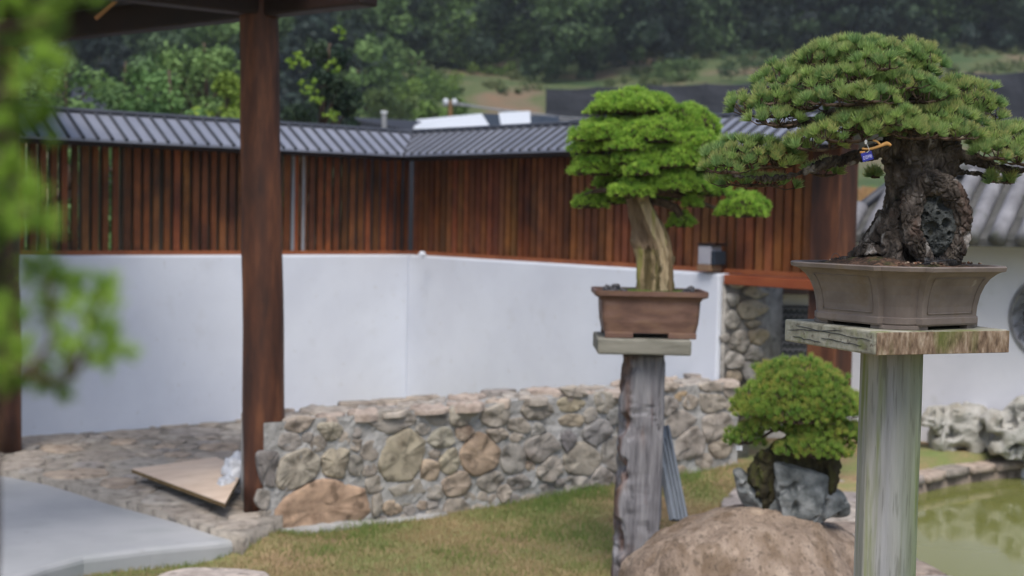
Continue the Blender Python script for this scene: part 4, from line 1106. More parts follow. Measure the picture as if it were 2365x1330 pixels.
# --- rock-planted pine on the boulder
def rock_bonsai():
    Y = 6.0; s = Y / FPX
    t = thing('rock_bonsai', 'small round pine bonsai clasping a jagged grey rock on the tan boulder', 'bonsai', tuple(at(1840, 1215, Y)))
    mb = MB()
    def hull(pts_):
        cx_, cy_ = 1825, 1215; pts_ = [(cx_ + (a_ - cx_) * 1.1, cy_ + (b_ - cy_) * 1.12, d_ * 1.05) for a_, b_, d_ in pts_]
        bm = bmesh.new(); vs = [bm.verts.new(at(a_, b_, Y + d_)) for a_, b_, d_ in pts_]; r0h = bmesh.ops.convex_hull(bm, input=vs)
        bmesh.ops.delete(bm, geom=[v for v in bm.verts if not v.link_faces], context='VERTS'); bm.verts.index_update()
        mb.add([v.co.copy() for v in bm.verts], [tuple(v.index for v in f.verts) for f in bm.faces]); bm.free()
    hull([(1790, 1082, -.07), (1812, 1078, 0), (1840, 1100, -.09), (1905, 1112, -.05), (1912, 1140, .05), (1800, 1150, -.1), (1812, 1205, -.11), (1868, 1226, -.1), (1890, 1190, -.12), (1830, 1215, .08), (1900, 1205, .06), (1780, 1120, .04)])
    hull([(1895, 1130, -.02), (1935, 1150, .02), (1956, 1172, .0), (1948, 1190, .04), (1900, 1200, -.06), (1880, 1150, -.06), (1890, 1200, .1), (1925, 1140, .1)])
    hull([(1704, 1096, .0), (1722, 1092, .03), (1732, 1140, -.04), (1760, 1170, -.05), (1790, 1200, -.06), (1760, 1208, -.02), (1722, 1165, -.0), (1710, 1130, .04), (1770, 1200, .1), (1740, 1110, .08)])
    hull([(1760, 1165, -.02), (1830, 1160, -.08), (1850, 1215, -.08), (1780, 1208, -.06), (1760, 1190, .1), (1860, 1200, .12), (1840, 1150, .1)])
    def dr_(v, n):
        d = .008 * noise.noise(v * 12); a = noise.voronoi(v * 15)[0]; d += .010 * min(.6, a[1] - a[0]); q = noise.noise(v * 18 + Vector((3, 0, 0)))
        if q > .35: d -= .03 * (q - .35) * 4
        return d, (1, 1, 1)
    g = remesh(mb, .0065, dr_); build('rock', g, MT['rock'], t, smooth=False)
    mb = MB()
    P = lambda a, b, dy=0: at(a, b, Y + dy)
    for i_, (a_, b_, r_x, r_z, d_) in enumerate(((1765, 1150, 26, 34, 0), (1760, 1105, 28, 36, -.01), (1778, 1070, 34, 30, 0), (1800, 1120, 36, 50, .03), (1815, 1070, 44, 36, .02), (1790, 1180, 30, 24, .02), (1850, 1060, 50, 34, .02), (1905, 1075, 36, 40, .02))):
        lump(mb, P(a_, b_, d_), X_ * r_x * s, Y_ * .06, Z_ * r_z * s, i_ + 70, .35, 1.9, .9, 3, fine=.15)
    mb.tube([P(1800, 1150, .05), P(1830, 1080, .05), P(1840, 1030, .04)], [60 * s, 66 * s, 50 * s], 12, sub=3, wob=.4)
    mb.tube([P(1915, 1140, -.0), P(1922, 1090, -.02), P(1905, 1050, 0), P(1850, 1030, 0)], [14 * s, 20 * s, 26 * s, 30 * s], 12, sub=3, wob=.5)
    mb.tube([P(1880, 1110, .05), P(1880, 1050, .04)], [50 * s, 50 * s], 12, sub=2, wob=.4)
    mb.tube([P(1830, 1040, .03), P(1850, 980, .03), P(1845, 900, .05)], [30 * s, 16 * s, 8 * s], 10, sub=3, wob=.4)
    def db_(v, n): return .014 * noise.noise(Vector((v.x * 40, v.y * 40, v.z * 14))) + .006 * noise.noise(v * 60), (1, 1, 1)
    g = remesh(mb, .007, db_); build('trunk', g, MT['mossbark'], t, smooth=True)
    mb = MB()
    for pts_, r_a in (([(1850, 1000), (1800, 990), (1760, 1010)], 6), ([(1850, 990), (1810, 950), (1750, 945)], 5), ([(1860, 1000), (1920, 990), (1960, 1000)], 7), ([(1850, 960), (1900, 930), (1950, 930)], 5)):
        mb.tube([P(a, b, .03 - .03 * i) for i, (a, b) in enumerate(pts_)], [r_a * s, r_a * s * .8, r_a * s * .4], 7, sub=3, wob=.3)
    pads = [(1850, 905, 108, 78, .02, .85), (1850, 950, 142, 92, .03, .8), (1760, 960, 62, 50, -.03, .8), (1900, 955, 88, 72, -.08, .7), (1850, 975, 75, 55, -.14, .5), (1790, 990, 70, 40, -.02, .8), (1905, 1000, 85, 44, -.05, .8),
            (1720, 1022, 48, 48, .0, .8), (1880, 1050, 90, 56, -.11, .7), (1960, 1020, 55, 50, -.04, .8), (1800, 860, 60, 30, .1, .8)]
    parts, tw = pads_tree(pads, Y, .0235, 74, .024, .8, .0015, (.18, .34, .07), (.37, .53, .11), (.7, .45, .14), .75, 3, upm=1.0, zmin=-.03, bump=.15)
    twigs(mb, tw, .002, np.random.default_rng(3))
    build('branches', mb, MT['twig'], t, smooth=True)
    V, F, C = cat_(parts); build('foliage', None, LEAF, t, V=V, F=F, C=C)
    mb = MB(); a = at(1700, 1040, Y - .05); mb.box(a, X_ * .026, Y_ * .001, Z_ * .02); build('label_tag', mb, MT['plastic'], t)
    mb = MB()
    lump(mb, at(1748, 1195, Y - .1), X_ * 20 * s, Y_ * .03, Z_ * 20 * s, 3, .2, 1.5, .8, 3, (.42, .33, .25))
    tag(build('wedge_stone', mb, MT['stone'], smooth=True, loc=tuple(at(1748, 1212, Y - .1))), 'small tan wedge stone under the left side of the jagged grey rock', 'stone')
rock_bonsai()

# ================================================================== juniper on the weathered stand
def mid_stand():
    Y = 6.6; s = Y / FPX
    t = thing('bonsai_stand', 'cracked grey weathered post with a small board on top, holding the juniper', 'stand', tuple(at(1470, 1312, Y)))
    mb = MB(); nz_, na = 160, 72; V = []
    for j in range(nz_ + 1):
        f = j / nz_; y = 818 + (1330 - 818) * f; cx = 1486 + (1468 - 1486) * f; c = at(cx, y, Y)
        hw_ = (49 + 4 * f) * s; hd = .095
        for k in range(na):
            a = 2 * math.pi * k / na; x, q = math.cos(a), math.sin(a)
            pwr = .35; x = math.copysign(abs(x) ** pwr, x) * hw_; yy = math.copysign(abs(q) ** pwr, q) * hd
            n1 = noise.noise(Vector((x * 60, yy * 60, c.z * 4))); dd = .004 * n1
            leftw = max(0, min(1, (-x / hw_) * 1.6 - .3)) * (1 if yy < 0 else .4)
            e = noise.noise(Vector((x * 9, yy * 9, c.z * 6))) + .6 * noise.noise(Vector((x * 30, yy * 10, c.z * 22)))
            dd += leftw * (-.05 * max(0, e + .15) + .008)
            ck = abs(noise.noise(Vector((x * 22 + .5 * math.sin(c.z * 9), 3, c.z * 1.3)))); 
            if yy < 0 and ck < .06: dd -= .014 * (1 - ck / .06)
            r = math.hypot(x, yy) or 1; V.append((c.x + x * (1 + dd / r) + .01 * leftw * e, c.y + yy * (1 + dd / r), c.z))
    F = [(j * na + k, j * na + (k + 1) % na, (j + 1) * na + (k + 1) % na, (j + 1) * na + k) for j in range(nz_) for k in range(na)]
    F += [tuple(range(na)), tuple(range(nz_ * na + na - 1, nz_ * na - 1, -1))]
    mb.add(V, F)
    for i_, v_ in enumerate(V):
        a = 2 * math.pi * (i_ % na) / na; e = noise.noise(Vector((v_[0] * 16, v_[1] * 16, v_[2] * 7))); lw = max(0, -math.cos(a) - .25 + e * .9)
        lw = min(1, lw * 2.2) * max(0, min(1, .55 + 1.6 * noise.noise(Vector((v_[0] * 22, v_[1] * 9, v_[2] * 5))))); up_ = max(0, min(1, (v_[2] - .93) * 14)) * .0
        mb.C[i_] = (1 - .35 * lw, 1 - .58 * lw, 1 - .68 * lw)
    build('post', mb, MT['oldwood'], t, smooth=True)
    a = at(1380, 818, 6.42); b = at(1597, 818, 6.42); zt_ = at(1488, 784, 6.42).z
    mb = MB(); mb.box(Vector((a.x, 6.42, a.z)), X_ * (b.x - a.x), Y_ * .4, Z_ * (zt_ - a.z)); build('table_top', mb, MT['board2'], t, bevel=.008)
    return zt_
ZT2 = mid_stand()
def mid_bonsai():
    Y = 6.62; s = Y / FPX; c0 = at(1495, 784, Y); c0.z = ZT2
    t = thing('juniper_bonsai', 'bright green juniper bonsai with pale twisted trunk in a red-brown rectangular pot', 'bonsai', tuple(c0))
    # pot
    mb = MB(); sf = 6.45 / FPX
    prof = [(0, 107, 0), (.022, 109, 0), (.05, 112, 0), (.105, 114, 0), (.15, 115, 0), (.163, 120, 0), (.171, 130, 0), (.176, 132, 0), (.198, 132, 0), (.198, 124, 0), (.18, 121, 0)]
    rings = []; na = 4 * 8
    for (z, hwp, _) in prof:
        hx = hwp * sf; hy = .165 * hwp / 120; rr = .025; ring = []
        for q in range(4):
            sx, sy = ((1, 1), (-1, 1), (-1, -1), (1, -1))[q]
            for k in range(8):
                a = q * math.pi / 2 + (k / 7) * math.pi / 2
                ring.append(Vector((c0.x + sx * (hx - rr) + rr * math.cos(a), c0.y + sy * (hy - rr) + rr * math.sin(a), c0.z + .024 + z * .97)))
        rings.append(ring)
    V = [v for r in rings for v in r]
    F = [(j * na + k, j * na + (k + 1) % na, (j + 1) * na + (k + 1) % na, (j + 1) * na + k) for j in range(len(rings) - 1) for k in range(na)]
    F.append(tuple(range(na - 1, -1, -1))); mb.add(V, F)
    pot = build('pot', mb, MT['pot2'], t, smooth=False)
    for sx in (-1, 1):
        for sy in (-1, 1):
            mb = MB(); hx = 106 * sf; mb.box(Vector((c0.x + sx * hx if sx < 0 else c0.x + .08, c0.y + sy * .14 - .02, c0.z + .001)), X_ * (hx - .08), Y_ * .04, Z_ * .026); build('foot', mb, MT['pot2'], pot, bevel=.003)
    mb = MB(); lump(mb, (c0.x, c0.y, c0.z + .19), X_ * .225, Y_ * .13, Z_ * .028, 3, .05, 3, .8, 5, fine=.12)
    so_ = build('moss', mb, MT['moss'], t, smooth=True)
    for i, (px, py) in enumerate(((1402, 668), (1422, 664), (1412, 672), (1595, 672), (1585, 676), (1440, 676))):
        mb = MB(); lump(mb, at(px, py, 6.52), X_ * .018, Y_ * .02, Z_ * .02, i, .3, 2, .8, 3, (.1, .1, .11)); build('pebble', mb, MT['stone'], t)
    # trunk: twisted strands
    P = lambda a, b, dy=0: at(a, b, Y + dy); mb = MB()
    mb.tube([P(1514, 690), P(1513, 640), P(1515, 600), P(1514, 570), P(1500, 530), P(1484, 490), P(1470, 450)], [40 * s, 36 * s, 34 * s, 28 * s, 22 * s, 20 * s, 22 * s], 16, sub=4, wob=.1)
    mb.tube([P(1486, 692, -.03), P(1482, 640, -.04), P(1484, 600, -.03), P(1475, 570, -.02), P(1470, 530, 0), P(1464, 490, 0), P(1460, 455, 0)], [14 * s, 15 * s, 17 * s, 16 * s, 12 * s, 14 * s, 16 * s], 12, sub=4, wob=.2)
    mb.tube([P(1545, 690, -.04), P(1544, 640, -.05), P(1544, 600, -.05), P(1536, 560, -.04), P(1518, 520, -.04), P(1500, 480, -.03), P(1480, 450, -.02)], [12 * s, 12 * s, 12 * s, 14 * s, 14 * s, 14 * s, 14 * s], 12, sub=4, wob=.2)
    mb.tube([P(1512, 690, -.06), P(1516, 640, -.07), P(1522, 600, -.065), P(1514, 560, -.05), P(1496, 520, -.045), P(1484, 470, -.04)], [10 * s] * 6, 10, sub=4, wob=.2)
    mb.tube([P(1494, 575, -.02), P(1470, 565, -.02), P(1456, 552, -.02)], [20 * s, 14 * s, 5 * s], 10, sub=3)
    mb.tube([P(1545, 600, .02), P(1550, 590, .02), P(1545, 640, .02)], [10 * s, 9 * s, 10 * s], 8, sub=2)
    mb.tube([P(1560, 694, 0), P(1530, 660, 0)], [12 * s, 20 * s], 8); mb.tube([P(1462, 694, 0), P(1490, 660, 0)], [10 * s, 20 * s], 8)
    def dt(v, n):
        dd_ = v - CAMP; zc_ = dd_.dot(f_); px_ = W0 / 2 + FPX * dd_.dot(r_) / zc_; py_ = H0 / 2 - FPX * dd_.dot(u_) / zc_
        xc = float(np.interp(py_, [455, 500, 540, 580, 620, 690], [1486, 1503, 1521, 1534, 1536, 1534])); hw_q = float(np.interp(py_, [455, 540, 600, 690], [15, 15, 9, 8]))
        e = abs(px_ - xc + 3 * noise.noise(v * 40)) - hw_q; carve = -.009 * math.exp(-((e - 3) / 3.0) ** 2) - .007 * math.exp(-((px_ - (xc - 34)) / 3.0) ** 2)
        if e < 0: col = (1.3, 1.25, 1.1)
        elif px_ < xc: col = (.62, .52, .45) if py_ < 575 else ((.95, .88, .7) if px_ < 1488 or abs(px_ - 1508) < 5 else (.4, .38, .24))
        else: col = (.6, .52, .4)
        return carve + .006 * noise.noise(Vector((v.x * 48 + v.z * 16, v.y * 48, v.z * 5))) + .001 * noise.noise(v * 50) - .005 * max(0, .25 - abs(noise.noise(Vector((v.x * 26 + v.z * 10, v.y * 26, v.z * 3))))) * 4, col
    g = remesh(mb, .005, dt, 4); build('trunk', g, MT['deadwood'], t, smooth=True)
    mb = MB()
    br = [[(1478, 455), (1440, 440), (1390, 440), (1350, 450)], [(1480, 450), (1450, 400), (1400, 380), (1350, 370)], [(1490, 450), (1540, 420), (1600, 400), (1650, 400)], [(1490, 450), (1500, 380), (1480, 300), (1460, 250)],
          [(1500, 440), (1560, 450), (1620, 470), (1700, 495)], [(1500, 400), (1560, 350), (1600, 300)], [(1500, 460), (1560, 480), (1575, 520)], [(1480, 400), (1420, 350), (1370, 330)]]
    for b_ in br: mb.tube([P(a, b, .02) for a, b in b_], [12 * s, 9 * s, 6 * s, 3 * s][:len(b_)] , 7, sub=3, wob=.3)
    pads = [(1466, 262, 104, 56, .02, .8), (1420, 258, 56, 36, -.06, .8), (1480, 330, 150, 62, .08, .8), (1588, 318, 78, 78, -.02, .8), (1400, 325, 85, 48, -.06, .8), (1510, 325, 75, 58, -.14, .6), (1605, 350, 55, 50, -.14, .7),
            (1560, 345, 90, 55, .05, .9), (1372, 352, 58, 38, -.02, .8), (1450, 345, 52, 30, -.16, .7), (1385, 402, 72, 48, 0, .8), (1470, 380, 60, 42, -.12, .7), (1560, 385, 85, 50, -.12, .7), (1630, 395, 52, 85, 0, .8),
            (1480, 402, 40, 34, -.2, .6), (1560, 438, 82, 50, -.1, .7), (1458, 452, 58, 40, -.14, .7), (1362, 478, 40, 40, .06, .8), (1415, 470, 40, 40, .12, .8), (1712, 498, 64, 58, -.02, .8), (1640, 450, 50, 40, .05, .8), (1572, 522, 34, 34, .05, .8),
            (1600, 476, 28, 26, -.04, .8), (1520, 460, 80, 50, .14, .7), (1600, 430, 60, 50, .16, .8), (1440, 430, 70, 50, .16, .8)]
    parts, tw = pads_tree(pads, Y, .0175, 38, .020, 1.15, .0022, (.19, .38, .05), (.44, .64, .105), (.5, .62, .14), .5, 5, upm=.6, zmin=.0, bump=.2)
    twigs(mb, tw, .0022, np.random.default_rng(4))
    build('branches', mb, MT['twig'], t, smooth=True)
    V, F, C = cat_(parts); build('foliage', None, LEAF, t, V=V, F=F, C=C)
mid_bonsai()

# ================================================================== front stand
e1 = Vector((math.cos(R(22)), math.sin(R(22)), 0)); e2 = Vector((-math.sin(R(22)), math.cos(R(22)), 0))
ZT1 = 1.372; CC = gz(2025, 766, ZT1); SD = .345
TC = CC + e1 * SD / 2 + e2 * SD / 2
def front_stand():
    t = thing('bonsai_stand', 'pale squared post with thick lichen-stained board, holding the large front pine', 'stand', (TC.x, TC.y, zt(TC.x, TC.y)))
    # board: long-grain body and end-grain face
    mb = MB(); n = 26; th = .05
    def bp_(a, b, z): return CC + e1 * a + e2 * b + Z_ * (z - 0)
    mb.box(CC - Z_ * th + e2 * .004, e1 * SD, e2 * (SD - .004), Z_ * th)
    tt = build('table_top', mb, MT['board'], t, bevel=.004, seg=2)
    mb = MB(); mb.box(CC - Z_ * (th - .001) + e1 * .002, e1 * (SD - .003), e2 * .0035, Z_ * (th - .003)); build('end_grain', mb, MT['endgrain'], tt, bevel=.001)
    # cracks on the long side: thin dark grooves
    mb = MB(); rs = random.Random(8)
    for (v0, z0_, v1, z1_) in ((.02, -.02, .30, -.012), (.05, -.034, .2, -.03), (.12, -.008, .33, -.024), (.2, -.04, .31, -.036)):
        pts_ = [CC - e1 * .0006 + e2 * (v0 + (v1 - v0) * k / 10) + Z_ * (z0_ + (z1_ - z0_) * k / 10 + .003 * noise.noise(Vector((k * .6, v0 * 40, 0)))) for k in range(11)]
        mb.tube(pts_, [.0004] + [.0009] * 9 + [.0003], 5)
    build('crack', mb, MT['wire'], tt)
    # post
    c1 = at(2059, 815, 3.12); c2 = at(2042, 1330, 3.12); 
    ct, cb_ = Vector((TC.x - .004, TC.y - .03, ZT1 - th)), None
    sh = Vector(((at(2042, 1330, 3.1) - at(2059, 815, 3.1)).x, 0, 0)); dz = (at(2042, 1330, 3.1) - at(2059, 815, 3.1)).z
    c1 = at(2059, 818, 3.1); 
    lat = Vector((math.cos(R(15.3)), -math.sin(R(15.3)), 0)); dep = Vector((math.sin(R(15.3)), math.cos(R(15.3)), 0))
    sec = [(-.067, .0), (-.048, -.046), (.0, -.054), (.03, -.056), (.067, -.016), (.067, .04), (.03, .06), (-.04, .055), (-.067, .03)]
    mb = MB(); V = []; ns_ = len(sec); zs = [ZT1 - th - i * (ZT1 - th + .2) / 40 for i in range(41)]
    for z in zs:
        f = (z - (ZT1 - th)) / dz
        o = Vector((c1.x, 3.1, 0)) + sh * f + dep * .05
        for i, (a, b) in enumerate(sec):
            wv = .0012 * noise.noise(Vector((i * 3, z * 3, 0)))
            q = o + lat * (a * (1 + .0 * f) + wv) + dep * (b + wv); V.append((q.x, q.y, z))
    F = [(j * ns_ + k, j * ns_ + (k + 1) % ns_, (j + 1) * ns_ + (k + 1) % ns_, (j + 1) * ns_ + k) for j in range(40) for k in range(ns_)] + [tuple(range(ns_))]
    mb.add(V, F)
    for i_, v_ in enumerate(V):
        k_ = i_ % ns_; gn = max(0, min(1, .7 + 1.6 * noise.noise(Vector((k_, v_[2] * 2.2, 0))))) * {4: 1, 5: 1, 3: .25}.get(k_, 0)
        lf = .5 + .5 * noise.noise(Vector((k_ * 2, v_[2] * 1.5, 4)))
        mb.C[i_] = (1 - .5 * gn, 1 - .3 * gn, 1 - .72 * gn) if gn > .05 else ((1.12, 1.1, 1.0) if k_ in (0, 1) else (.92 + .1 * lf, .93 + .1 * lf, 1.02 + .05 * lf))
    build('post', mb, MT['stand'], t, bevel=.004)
front_stand()

# ================================================================== front pine bonsai
YF = 3.15; SF = YF / FPX
def front_bonsai():
    t = thing('pine_bonsai', 'large five-needle pine bonsai with flaky bark and wide layered crown, sharp in front', 'bonsai', (TC.x, TC.y, ZT1))
    pc = TC + e1 * .002 + e2 * .0
    # pot plan with re-entrant lobed corners
    p1 = Vector((math.cos(R(33.4)), math.sin(R(33.4)), 0)); p2 = Vector((-p1.y, p1.x, 0))
    def plan(s, dx=0):
        c = .42 * s; d = .10 * s; pts_ = []
        for q in range(4):
            ca, sa = math.cos(q * math.pi / 2), math.sin(q * math.pi / 2)
            loc = []
            # start on side x = s, going up to the corner
            for k in range(9): loc.append((s, (-1 + 2 * k / 8) * (s - c) * 1.0))
            loc.append((s - d * .9, s - c + d * .15))
            rr = c - d
            for k in range(1, 8):
                a = (k / 8) * math.pi / 2; loc.append((s - c + rr * math.cos(a) * 1.02, s - c + rr * math.sin(a) * 1.02))
            loc.append((s - c + d * .15, s - d * .9))
            for (x, y) in loc: pts_.append((x * ca - y * sa, x * sa + y * ca))
        return pts_
    RIMZ = .134
    prof = [(.0, .150), (.004, .1525), (.0155, .1525), (.018, .1495), (.04, .151), (.065, .156), (.085, .1635), (.100, .173), (.110, .184), (.1145, .192), (.1165, .200), (.1245, .202), (.1265, .200), (.1265, .188), (.112, .180)]
    mb = MB(); rings = []
    for z, s in prof: rings.append([pc + p1 * x + p2 * y + Z_ * (z + .0085) for x, y in plan(s)])
    na = len(rings[0]); V = [v for r in rings for v in r]
    F = [(j * na + k, j * na + (k + 1) % na, (j + 1) * na + (k + 1) % na, (j + 1) * na + k) for j in range(len(rings) - 1) for k in range(na)] + [tuple(range(na - 1, -1, -1))]
    mb.add(V, F); pot = build('pot', mb, MT['pot'], t)
    # panel mouldings on each face
    def sat(z): return float(np.interp(z, [p_[0] for p_ in prof[:11]], [p_[1] for p_ in prof[:11]]))
    for q in range(4):
        d1 = (p1, p2, -p1, -p2)[q]; d2 = (p2, -p1, -p2, p1)[q]
        mb = MB(); hw_ = .071
        pth = []
        def fp(u, z): return pc + d1 * (sat(z) + .0005) + d2 * u + Z_ * (z + .0085)
        for k in range(9): pth.append(fp(-hw_ - .0 + 2 * hw_ * k / 8, .026))
        for k in range(9): pth.append(fp(hw_ + .008 * (k / 8) ** 2, .026 + .076 * k / 8))
        for k in range(9): pth.append(fp(hw_ + .008 - (2 * hw_ + .016) * k / 8, .102))
        for k in range(9): pth.append(fp(-hw_ - .008 * ((8 - k) / 8) ** 2, .102 - .076 * k / 8))
        mb.tube(pth, .0016, 6); build('panel_moulding', mb, MT['pot'], pot, smooth=True)
    for q in range(4):
        a_ = (p1, p2, -p1, -p2)[q]; b_ = (p2, -p1, -p2, p1)[q]
        mb = MB(); o = pc + Z_ * .0005
        mb.prism([((o + a_ * x + b_ * y).x, (o + a_ * x + b_ * y).y) for x, y in ((.146, .062), (.142, .092), (.124, .124), (.092, .142), (.062, .146), (.062, .125), (.09, .118), (.118, .09), (.125, .062))], pc.z + .0005, pc.z + .009)
        build('foot', mb, MT['pot'], pot, bevel=.001)
    # soil
    mb = MB(); V = []; n = 40; left = at(2000, 600, YF); pl1 = plan(1.0); mm = len(pl1)
    for j in range(n + 1):
        m_ = j / n
        for (x, y) in pl1:
            q = pc + p1 * (x * .186 * m_) + p2 * (y * .186 * m_)
            h = .116 + .014 * (1 - m_ ** 3) + .014 * math.exp(-((q.x - left.x) / .07) ** 2) * (1 - m_ ** 4) + .004 * noise.noise(q * 60) + .003 * noise.noise(q * 170)
            V.append(q + Z_ * (h + .0085))
    F = [(j * mm + i, j * mm + (i + 1) % mm, (j + 1) * mm + (i + 1) % mm, (j + 1) * mm + i) for j in range(n) for i in range(mm)]
    mb.add(V, F); build('soil', mb, MT['soil'], t, smooth=True)
    mb = MB(); rs = random.Random(4)
    for k in range(230):
        x, y = rs.uniform(-.13, .13), rs.uniform(-.13, .1); q = pc + p1 * x + p2 * y; g = rs.choice([(.2, .1, .06), (.3, .24, .18), (.12, .07, .05), (.08, .06, .05)])
        r = rs.uniform(.002, .004); lump(mb, q + Z_ * (.134 + .006), X_ * r, Y_ * r, Z_ * r * .8, k, .3, 2, .8, 1, g)
    build('gravel', mb, MT['stone'], t)
    P = lambda a, b, dy=0: at(a, b, YF + dy)
    # trunk
    mb = MB(); S = SF
    def T(pts_, rr, dy=None, sides=14, sub=4, wob=.12):
        dy = dy or [0] * len(pts_); mb.tube([P(a, b, d) for (a, b), d in zip(pts_, dy)], [q * S for q in rr], sides, sub=sub, wob=wob)
    T([(2068, 622), (2070, 560), (2080, 500), (2098, 450), (2108, 400), (2114, 345), (2130, 290), (2110, 235)], [50, 44, 44, 54, 64, 70, 50, 30], [.02, .02, .02, .01, 0, 0, .02, .03])
    T([(2060, 380), (2062, 340), (2064, 310)], [26, 28, 26], [-.02, -.02, -.02])
    T([(2062, 610), (2062, 560), (2066, 515), (2078, 470)], [30, 27, 24, 20], [-.055, -.055, -.045, -.03])
    T([(2050, 490), (2032, 530), (2008, 565), (1978, 592), (1945, 610)], [26, 26, 24, 20, 12], [.0, 0, 0, 0, 0])
    T([(2010, 590), (2009, 566)], [24, 22], [-.04, -.035]); T([(2035, 612), (2035, 585)], [26, 22], [-.03, -.03])
    T([(2128, 418), (2110, 455), (2103, 500), (2108, 545), (2130, 585), (2150, 614)], [30, 27, 25, 24, 22, 20], [-.06, -.075, -.09, -.09, -.08, -.06])
    T([(2120, 430), (2160, 420), (2198, 442), (2220, 485), (2222, 530), (2208, 575), (2186, 612)], [30, 28, 27, 24, 23, 24, 26], [-.06, -.085, -.09, -.085, -.08, -.075, -.06])
    T([(2165, 620), (2165, 540), (2160, 450)], [46, 46, 44], [.03, .03, .03])
    T([(2150, 330), (2180, 350), (2215, 362), (2260, 372), (2320, 392), (2400, 392)], [36, 26, 18, 14, 10, 6], [0, 0, -.01, -.02, -.02, -.02])
    T([(2160, 300), (2190, 330), (2180, 390), (2150, 420)], [30, 30, 34, 34], [-.02, -.03, -.02, -.01])
    T([(2085, 330), (2020, 350), (1960, 366), (1900, 380), (1840, 402), (1760, 412), (1690, 402)], [30, 20, 16, 14, 11, 8, 4], [0, -.03, -.05, -.05, -.04, -.03, -.03])
    T([(2120, 300), (2060, 268), (1990, 252), (1930, 262), (1866, 282), (1800, 290), (1745, 276)], [34, 22, 18, 15, 12, 8, 4], [0, -.03, -.05, -.05, -.05, -.04, -.03])
    T([(2120, 250), (2090, 200), (2030, 165), (1990, 125)], [26, 18, 12, 6], [.02, .03, .03, .03])
    T([(2140, 270), (2200, 262), (2260, 262), (2300, 268)], [22, 14, 10, 5], [0, 0, 0, 0])
    T([(2170, 385), (2215, 396), (2260, 402), (2300, 420), (2335, 424)], [14, 9, 8, 5, 3], [-.02] * 5)
    def bark(v, n):
        wr = Vector((noise.noise(v * 30), noise.noise(v * 31 + Vector((5, 0, 0))), noise.noise(v * 29 + Vector((0, 9, 0)))))
        q = Vector((v.x * 58, v.y * 58, v.z * 27)) + wr * 1.2
        a = noise.voronoi(q)[0]; e = a[1] - a[0]; pl = min(1, e * 3.4)
        hs = noise.noise(Vector((round(a[0] * 3), 0, 0)) + q * .35)
        d = -.0058 + .0058 * pl + .002 * hs + .0016 * noise.noise(v * 190) + .004 * noise.noise(v * 22)
        cellc = .85 + .9 * noise.noise(Vector((v.x * 40, v.y * 40, v.z * 24)))
        return d, (cellc, cellc, cellc)
    g = remesh(mb, .0022, bark); build('trunk', g, MT['bark'], t, smooth=False)
    # porous rock grown into the trunk
    mb = MB(); lump(mb, P(2168, 512, -.064), X_ * 46 * S, Y_ * .035, Z_ * 80 * S, 8, .06, 1.5, .95, 5)
    hol = [(2183, 470, 18), (2150, 528, 16), (2183, 515, 11), (2130, 470, 5), (2140, 495, 5), (2160, 460, 5), (2190, 540, 6), (2165, 492, 5), (2140, 550, 5)]
    HC = [(P(a, b, -.09), r * S) for a, b, r in hol]
    def por(v, n):
        d = .003 * noise.noise(v * 60)
        for c, r in HC:
            q = math.hypot(v.x - c.x, v.z - c.z)
            if q < r and n.y < .2: d -= .018 * (1 - (q / r) ** 2) ** .5 * min(1, r / .008)
        a = noise.voronoi(v * 130)[0][0]
        if a < .35: d -= .0028
        return d, (1, 1, 1)
    g = remesh(mb, .0022, por); build('porous_rock', g, MT['pumice'], t, smooth=False)
    # foliage pads
    pads = [  # px, base y, rx, height, dY, depth factor
        (1990, 178, 150, 92, .04, .8), (1900, 150, 66, 52, -.02, .8), (2010, 130, 90, 45, -.05, .8), (2105, 170, 75, 75, .0, .8), (1850, 212, 104, 74, .03, .8), (1960, 190, 75, 42, -.12, .6), (2075, 205, 80, 50, -.1, .7),
        (1890, 205, 60, 46, -.08, .7), (2030, 160, 60, 40, -.13, .6), (1770, 268, 92, 58, .02, .7, -.1), (1790, 240, 60, 45, -.04, .7), (1800, 290, 72, 44, -.06, .6), (1862, 250, 60, 46, -.05, .7),
        (1940, 242, 92, 46, -.14, .5), (2010, 235, 70, 42, -.16, .5), (2120, 235, 90, 56, -.06, .7), (2218, 250, 95, 72, .02, .75), (2205, 205, 36, 34, .0, .8), (2270, 276, 62, 50, .03, .8), (2180, 292, 95, 56, -.05, .7),
        (2035, 305, 130, 60, -.13, .5), (2110, 318, 75, 46, -.15, .5), (1950, 325, 90, 56, -.14, .6), (1880, 345, 78, 52, -.11, .6), (2200, 320, 70, 46, -.1, .6), (2080, 290, 60, 45, -.17, .4),
        (1735, 385, 118, 74, -.02, .6), (1680, 398, 68, 42, -.05, .6), (1790, 385, 60, 50, -.03, .7), (1735, 428, 98, 30, .02, .6), (1905, 405, 52, 34, .05, .7), (1845, 345, 40, 30, -.04, .7),
        (2330, 345, 96, 62, -.03, .7), (2300, 365, 70, 46, -.1, .6), (2390, 380, 80, 50, -.06, .7), (2345, 320, 60, 40, .0, .7), (2290, 418, 16, 28, -.03, .8), (2328, 420, 24, 26, -.02, .8), (2020, 408, 12, 26, .08, .8), (2150, 270, 120, 60, .1, .8), (1990, 230, 130, 70, .14, .8)]
    parts, tw = pads_tree(pads, YF, .0238, 135, .0215, .95, .0012, (.17, .31, .12), (.36, .5, .165), (.7, .55, .22), .6, 9, upm=.75, up=.2, back=.1, zmin=.07, bump=.13, jit=.35, inner=False)
    mb = MB(); twigs(mb, tw, .0016, np.random.default_rng(8))
    build('branches', mb, MT['twig'], t, smooth=True)
    V, F, C = cat_(parts); build('foliage', None, LEAF, t, V=V, F=F, C=C)
    # broken orange twig
    mb = MB(); Yt = -.17
